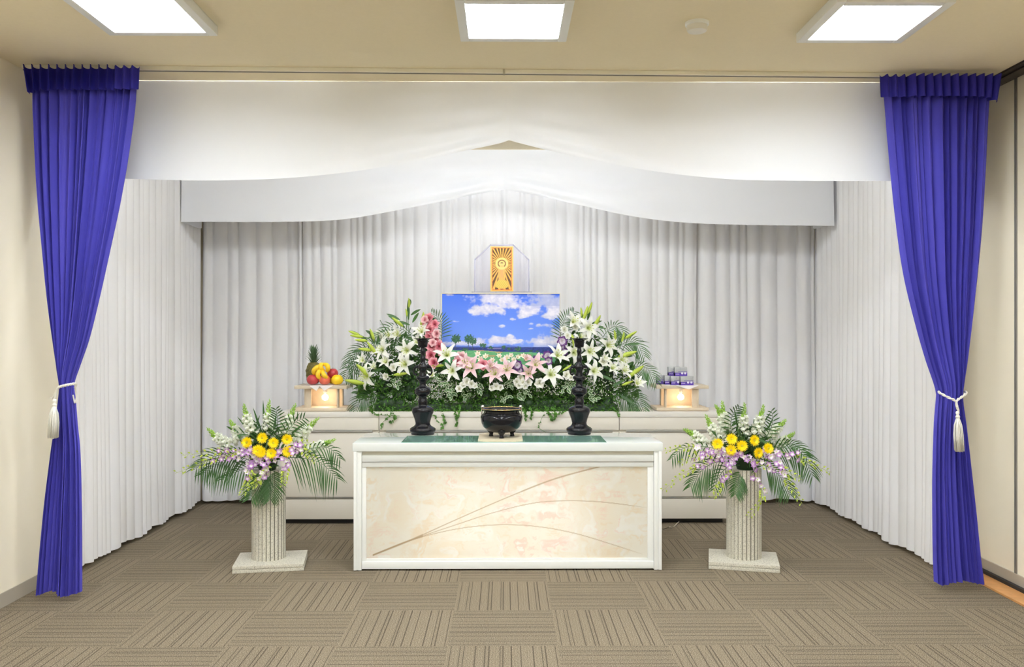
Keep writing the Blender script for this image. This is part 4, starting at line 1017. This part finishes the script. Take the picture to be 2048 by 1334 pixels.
def gerbera_proto():
    mb = MB(); rnd = random.Random(1)
    for ring, (n, L, wd, a) in enumerate(((24, .034, .0042, 1.35), (22, .029, .004, 1.05), (18, .020, .003, .75))):
        for k in range(n):
            petal(mb, L, wd, lambda t, a=a: a+.25*t-.1, Matrix.Rotation(2*PI*(k+ring*.5)/n+rnd.uniform(-.05, .05), 4, 'Z') @ Matrix.Translation((.004, 0, .001*ring)), 3, 0, rnd, .1)
    o = mb.build('gerbera', mat('gerbera_yellow', srgb(255, 228, 0), .5, transl=.1), PROTO)
    c = MB().lathe([(0, .009), (.004, .0085), (.008, .006), (.010, .002)], 14).build('flower_centre', mat('gerbera_centre', srgb(206, 190, 50), .7, bump=1, bump_s=900), o)
    return o
gerb = gerbera_proto()
M_SW = mat('snapdragon_white', srgb(248, 250, 240), .6, transl=.2); M_SG = mat('snapdragon_green', srgb(160, 200, 84), .5, transl=.15)
def snapdragon(base, tip, parent, seed, scale=1):
    rr = random.Random(seed); o = Vector(base); ax = Vector(tip)-o; L = ax.length; ax.normalize(); s1 = ax.orthogonal().normalized(); s2 = ax.cross(s1)
    wm, gm = MB(), MB()
    bend = s1*rr.uniform(-.02, .02)
    gm.tube([Vector((0, 0, 0)), ax*L*.5+bend, ax*L], [.003, .0025, .0012], 6)
    n = 46
    for k in range(n):
        t = k/n; an = k*2.4; rad = lerp(.032, .007, t**.9)*scale; c = ax*L*(t*.98)+bend*math.sin(PI*t)+(s1*math.cos(an)+s2*math.sin(an))*rad*.75
        outd = ((s1*math.cos(an)+s2*math.sin(an))*.8+ax*.7).normalized()
        if t < .62:
            R = lerp(.0200, .013, t)*scale
            for q in range(5):
                pd = (outd+(s1*math.cos(q*1.26+k)+s2*math.sin(q*1.26+k))*.8+ax*.2*math.cos(q)).normalized()
                leaf(wm, c, pd, R*1.5, R*.62, up=outd, n=3, droop=-.1, fold=.5)
            if rr.random() < .35: gm.ball(c-outd*.004, .004*scale, 1)
        else:
            R = lerp(.0092, .003, (t-.62)/.38)*scale
            gm.ball(c, R, 1, (1, 1, 1.2)); leaf(gm, c, (outd+ax*.6), R*2.6, R*.6, up=outd, n=3)
    for k in range(5):
        t = rr.uniform(.2, .6); an = rr.uniform(0, 6); leaf(gm, ax*L*t, (s1*math.cos(an)+s2*math.sin(an)+ax*.8), .035*scale, .005, up=ax, n=4)
    w_ = wm.build('snapdragon', M_SW, parent); w_.location = o-parent.location
    gm.build('green_tip', M_SG, w_)
def orchid_blossom():
    mb = MB(); rnd = random.Random(4)
    for k in range(5): petal(mb, .024, .0085, lambda t: lerp(.7, 1.5, t), Matrix.Rotation(k*2*PI/5, 4, 'Z'), 4, .15, rnd)
    o = mb.build('blossom', radial('orchid_violet', [(0, srgb(240, 240, 214)), (.3, srgb(250, 242, 250)), (.6, srgb(208, 160, 222)), (1, srgb(170, 104, 196))], .024), PROTO)
    mb2 = MB()
    for k in range(5): petal(mb2, .024, .0085, lambda t: lerp(.7, 1.5, t), Matrix.Rotation(k*2*PI/5, 4, 'Z'), 4, .15, rnd)
    o2 = mb2.build('blossom', radial('orchid_pale', [(0, srgb(214, 224, 150)), (.4, srgb(252, 250, 250)), (.8, srgb(232, 208, 238)), (1, srgb(198, 150, 214))], .024), PROTO)
    return [o, o2]
BLO = orchid_blossom()
def orchid(path, parent, seed, nb=7, nbud=12):
    rr = random.Random(seed); P = bez(path, 40); o = P[0].copy(); mb = MB().tube([p_-o for p_ in P[::2]], [.0022*(1-.7*i/20) for i in range(21)], 5)
    for k in range(nbud):
        t = .5+.5*(k+.5)/nbud; c = P[int(t*40)]-o; tg = (P[min(40, int(t*40)+1)]-P[int(t*40)-1]).normalized(); sd = Vector((rr.gauss(0, .5), rr.gauss(-.3, .3), 0))+tg.cross(Vector((0, -1, 0)))*(1 if k % 2 else -1)
        R = lerp(.0080, .0040, (t-.5)*2); e = c+sd.normalized()*.016+tg*.006
        mb.tube([c, e], .0009, 4); mb.ball(e, R, 1, (1.0, .8, 1.2)); leaf(mb, e-tg*R, tg+sd*.4, R*3.2, R*.7, up=Vector((0, -1, 0)), n=3)
    ob = mb.build('orchid_spray', G4, parent); ob.location = o-parent.location
    for k in range(nb):
        t = .05+.52*(k+.3)/nb; c = P[int(t*40)]-o+Vector((rr.gauss(0, .012), -.012+rr.gauss(0, .008), rr.gauss(0, .012)))
        b = BLO[0 if rr.random() < .6 else 1].copy(); COL.objects.link(b); b.name = 'blossom'; b.parent = ob
        b.matrix_local = orient(c, Vector((rr.gauss(0, .4), -1, rr.gauss(0, .4))), rr.uniform(0, 6), rr.uniform(.8, 1.1))
def stand(pxl, pxr, rz, label, gerbs, snaps, orch, fronds, base_px, arr_label, upl, seed):
    Yc = 5.25; xcn = (W(pxl, 1000, Yc).x+W(pxr, 1000, Yc).x)/2
    r = empty('flower_pedestal', (xcn, Yc, 0)); tag(r, label, 'pedestal', 'speckled fluted flower pedestals')
    bx = (W(base_px[0], 1140, 5.08).x+W(base_px[1], 1140, 5.08).x)/2-xcn
    bx += -.014 if rz > 0 else .030
    Mb = Matrix.Translation((bx, -.015, 0)) @ Matrix.Rotation(rz, 4, 'Z')
    MB().box(-.206, .206, -.165, .165, .0, .020, .002, M=Mb).box(-.206, .206, -.165, .165, .0215, .042, .003, M=Mb).build('base_slab', M_TERR, r, True, A30)
    R0 = (pxr-pxl)/2/(F/Yc)
    def col(u, v):
        k = u*26 % 1; gr = .0055 if (k < .14) else 0
        return ((R0-gr)*math.cos(2*PI*u), (R0-gr)*math.sin(2*PI*u), lerp(.042, .585, v))
    mb = MB().grid(col, 26*7, 2, closed=True); nn_ = 26*7
    mb.f.append(tuple(range(2*nn_, 3*nn_)))
    mb.build('column', M_COLUMN, r, True, math.radians(25))
    # flowers
    Ya = 5.22; a = empty('flower_arrangement', (xcn, Ya, .585)); tag(a, arr_label, 'flower arrangement', 'flower arrangements on the pedestals')
    AO = Vector(a.location)
    MB().lathe([(0, 0), (.05, 0), (.058, .03), (.062, .07), (.05, .10), (.02, .12), (0, .125)], 24).build('flower_holder', G1, a)
    rr = random.Random(seed)
    fl = MB()
    for k in range(520):
        an = rr.uniform(0, 2*PI); q = abs(rr.gauss(0, .55)); c = Vector((.13*q*math.cos(an), .07*q*math.sin(an)-.02, .09+.06*q*math.sin(an*2)+rr.gauss(.05, .045)))
        c.z = max(c.z, .03); leaf(fl, c, Vector((c.x*6+rr.gauss(0, .5), -.4+rr.gauss(0, .5), rr.gauss(.8, .6))), rr.uniform(.04, .09), rr.uniform(.004, .009), up=Vector((rr.gauss(0, .5), -1, .3)), n=4, droop=.2)
    f_ = fl.build('leafy_filler', G2, a); f_['kind'] = 'stuff'
    for k, (x, y) in enumerate(gerbs):
        g_ = inst(gerb, 'gerbera', a, orient(W(x, y, Ya-.13)-AO, Vector(((x-(pxl+pxr)/2)/160+rr.uniform(-.2, .2), -1, rr.uniform(.05, .35))), rr.uniform(0, 6), rr.uniform(.98, 1.08)))
    for k, (x1, y1, x0, y0) in enumerate(snaps):
        snapdragon(W(lerp(x0, x1, -.12), lerp(y0, y1, -.12), Ya-.03), W(x1, y1, Ya-.02-.02*(k % 2)), a, seed+k, 1.0)
    for k, (pts, nb, nd) in enumerate(orch): orchid([W(x, y, Ya-.09-.03*j) for j, (x, y) in enumerate(pts)], a, seed*3+k, nb, nd)
    for k, (pts, L0, n, dr) in enumerate(fronds):
        frond([W(x, y, Ya-.03-.035*j) for j, (x, y) in enumerate(pts)], L0, n, dr, .0045, parent=a, seed=seed+k)
    ul = MB()
    for x0, y0, x1, y1 in upl:
        A_, B_ = W(x0, y0, Ya), W(x1, y1, Ya); leaf(ul, A_-AO, B_-A_, (B_-A_).length, .007, up=Vector((.2, -1, 0)), n=8)
    ul.build('upright_leaves', G3, a)
gL = [(494, 885), (525, 876), (547, 886), (574, 879), (576, 903), (522, 905), (543, 907), (516, 901)]
sL = [(539, 797, 539, 873), (487, 806, 507, 866), (458, 838, 481, 882), (413, 855, 461, 890), (592, 806, 571, 870), (639, 834, 597, 884), (673, 878, 614, 902)]
oL = [([(530, 915), (470, 900), (420, 905), (364, 911)], 9, 12), ([(520, 920), (460, 912), (410, 925), (350, 947)], 9, 14), ([(520, 915), (500, 940), (495, 965), (483, 992)], 9, 14), ([(545, 915), (530, 945), (515, 965), (495, 975)], 9, 12), ([(545, 905), (570, 925), (570, 950), (566, 972)], 9, 12), ([(560, 905), (590, 900), (612, 905), (632, 922)], 9, 10), ([(520, 915), (505, 930), (500, 945), (520, 960)], 9, 10), ([(560, 905), (590, 890), (612, 885), (625, 888)], 8, 5), ([(520, 910), (490, 903), (470, 905), (440, 915)], 8, 6), ([(540, 905), (525, 925), (535, 940), (520, 950)], 8, 3)]
fL = [([(525, 925), (470, 908), (425, 915), (388, 940)], .13, 20, .5), ([(520, 930), (480, 915), (440, 925), (406, 950)], .13, 20, .6), ([(525, 935), (500, 935), (470, 945), (445, 960)], .10, 14, .6), ([(535, 930), (525, 950), (512, 975), (500, 998)], .11, 20, .35), ([(540, 930), (545, 950), (545, 975), (540, 1000)], .11, 20, .3), ([(550, 920), (590, 915), (640, 925), (676, 960)], .15, 24, .6), ([(550, 920), (610, 900), (655, 895), (682, 920)], .10, 18, .6), ([(545, 915), (570, 870), (590, 845), (612, 835)], .09, 12, .1), ([(540, 915), (552, 870), (555, 840), (552, 815)], .08, 14, .1)]
uL = [(530, 880, 526, 800), (528, 880, 506, 815), (515, 880, 474, 833), (565, 880, 612, 845), (560, 885, 600, 825), (545, 880, 553, 825), (590, 890, 616, 866), (500, 880, 520, 830)]
stand(504.5, 570.5, .16, 'speckled fluted pedestal at the left of the altar table', gL, sL, oL, fL, (462, 604), 'arrangement of yellow gerberas, white snapdragons and purple orchids on the left pedestal', uL, 3)
gR = [(1435, 888), (1463, 878.6), (1484, 892), (1508, 881), (1462, 900), (1516, 906), (1536, 897)]
sR = [(1444, 800, 1455, 866), (1489.5, 804, 1485, 873), (1528, 808, 1512, 868), (1573.5, 838, 1538, 876), (1591, 864, 1549, 896), (1411, 828, 1438, 878), (1365.5, 857, 1408, 892), (1430, 808, 1450, 862)]
oR = [([(1480, 910), (1420, 905), (1370, 895), (1327, 902)], 10, 12), ([(1470, 915), (1420, 925), (1370, 945), (1324, 982)], 10, 16), ([(1470, 910), (1420, 908), (1385, 915), (1353, 928)], 9, 8), ([(1470, 920), (1450, 950), (1437, 975), (1424, 996)], 6, 14), ([(1500, 920), (1515, 960), (1525, 995), (1495, 1036)], 8, 18), ([(1510, 915), (1550, 935), (1580, 970), (1605, 1008)], 9, 14), ([(1520, 905), (1570, 905), (1615, 925), (1663, 945)], 10, 14), ([(1510, 910), (1550, 925), (1575, 945), (1606, 960)], 9, 8), ([(1480, 910), (1460, 925), (1455, 945), (1465, 960)], 8, 3), ([(1490, 910), (1500, 925), (1520, 930), (1540, 935)], 8, 3), ([(1480, 905), (1445, 905), (1420, 912), (1400, 920)], 9, 3)]
fR = [([(1480, 915), (1420, 895), (1370, 895), (1340, 920)], .08, 18, .6), ([(1480, 925), (1430, 925), (1400, 945), (1380, 975)], .12, 22, .5), ([(1485, 930), (1455, 935), (1437, 955), (1428, 980)], .09, 12, .4), ([(1490, 935), (1480, 950), (1475, 970), (1470, 990)], .09, 18, .3), ([(1505, 925), (1540, 935), (1565, 960), (1580, 992)], .11, 20, .5), ([(1505, 915), (1560, 895), (1605, 910), (1626, 955)], .12, 22, .6), ([(1500, 905), (1560, 890), (1590, 890), (1615, 915)], .10, 16, .5), ([(1475, 900), (1462, 860), (1465, 830), (1480, 812)], .07, 14, .2), ([(1520, 900), (1535, 870), (1545, 845), (1543, 818)], .07, 12, .1)]
uR = [(1500, 885, 1543, 822), (1480, 880, 1468, 815), (1520, 890, 1548, 832), (1440, 890, 1405, 880), (1465, 880, 1440, 835)]
stand(1453.5, 1522, -.24, 'speckled fluted pedestal at the right of the altar table', gR, sR, oR, fR, (1420, 1561), 'arrangement of yellow gerberas, white snapdragons and purple orchids on the right pedestal', uR, 8)

# the pattern flowers everything was copied from are not part of the place
for o in list(PROTO.children):
    for c in list(o.children): bpy.data.objects.remove(c)
    bpy.data.objects.remove(o)
bpy.data.objects.remove(PROTO)
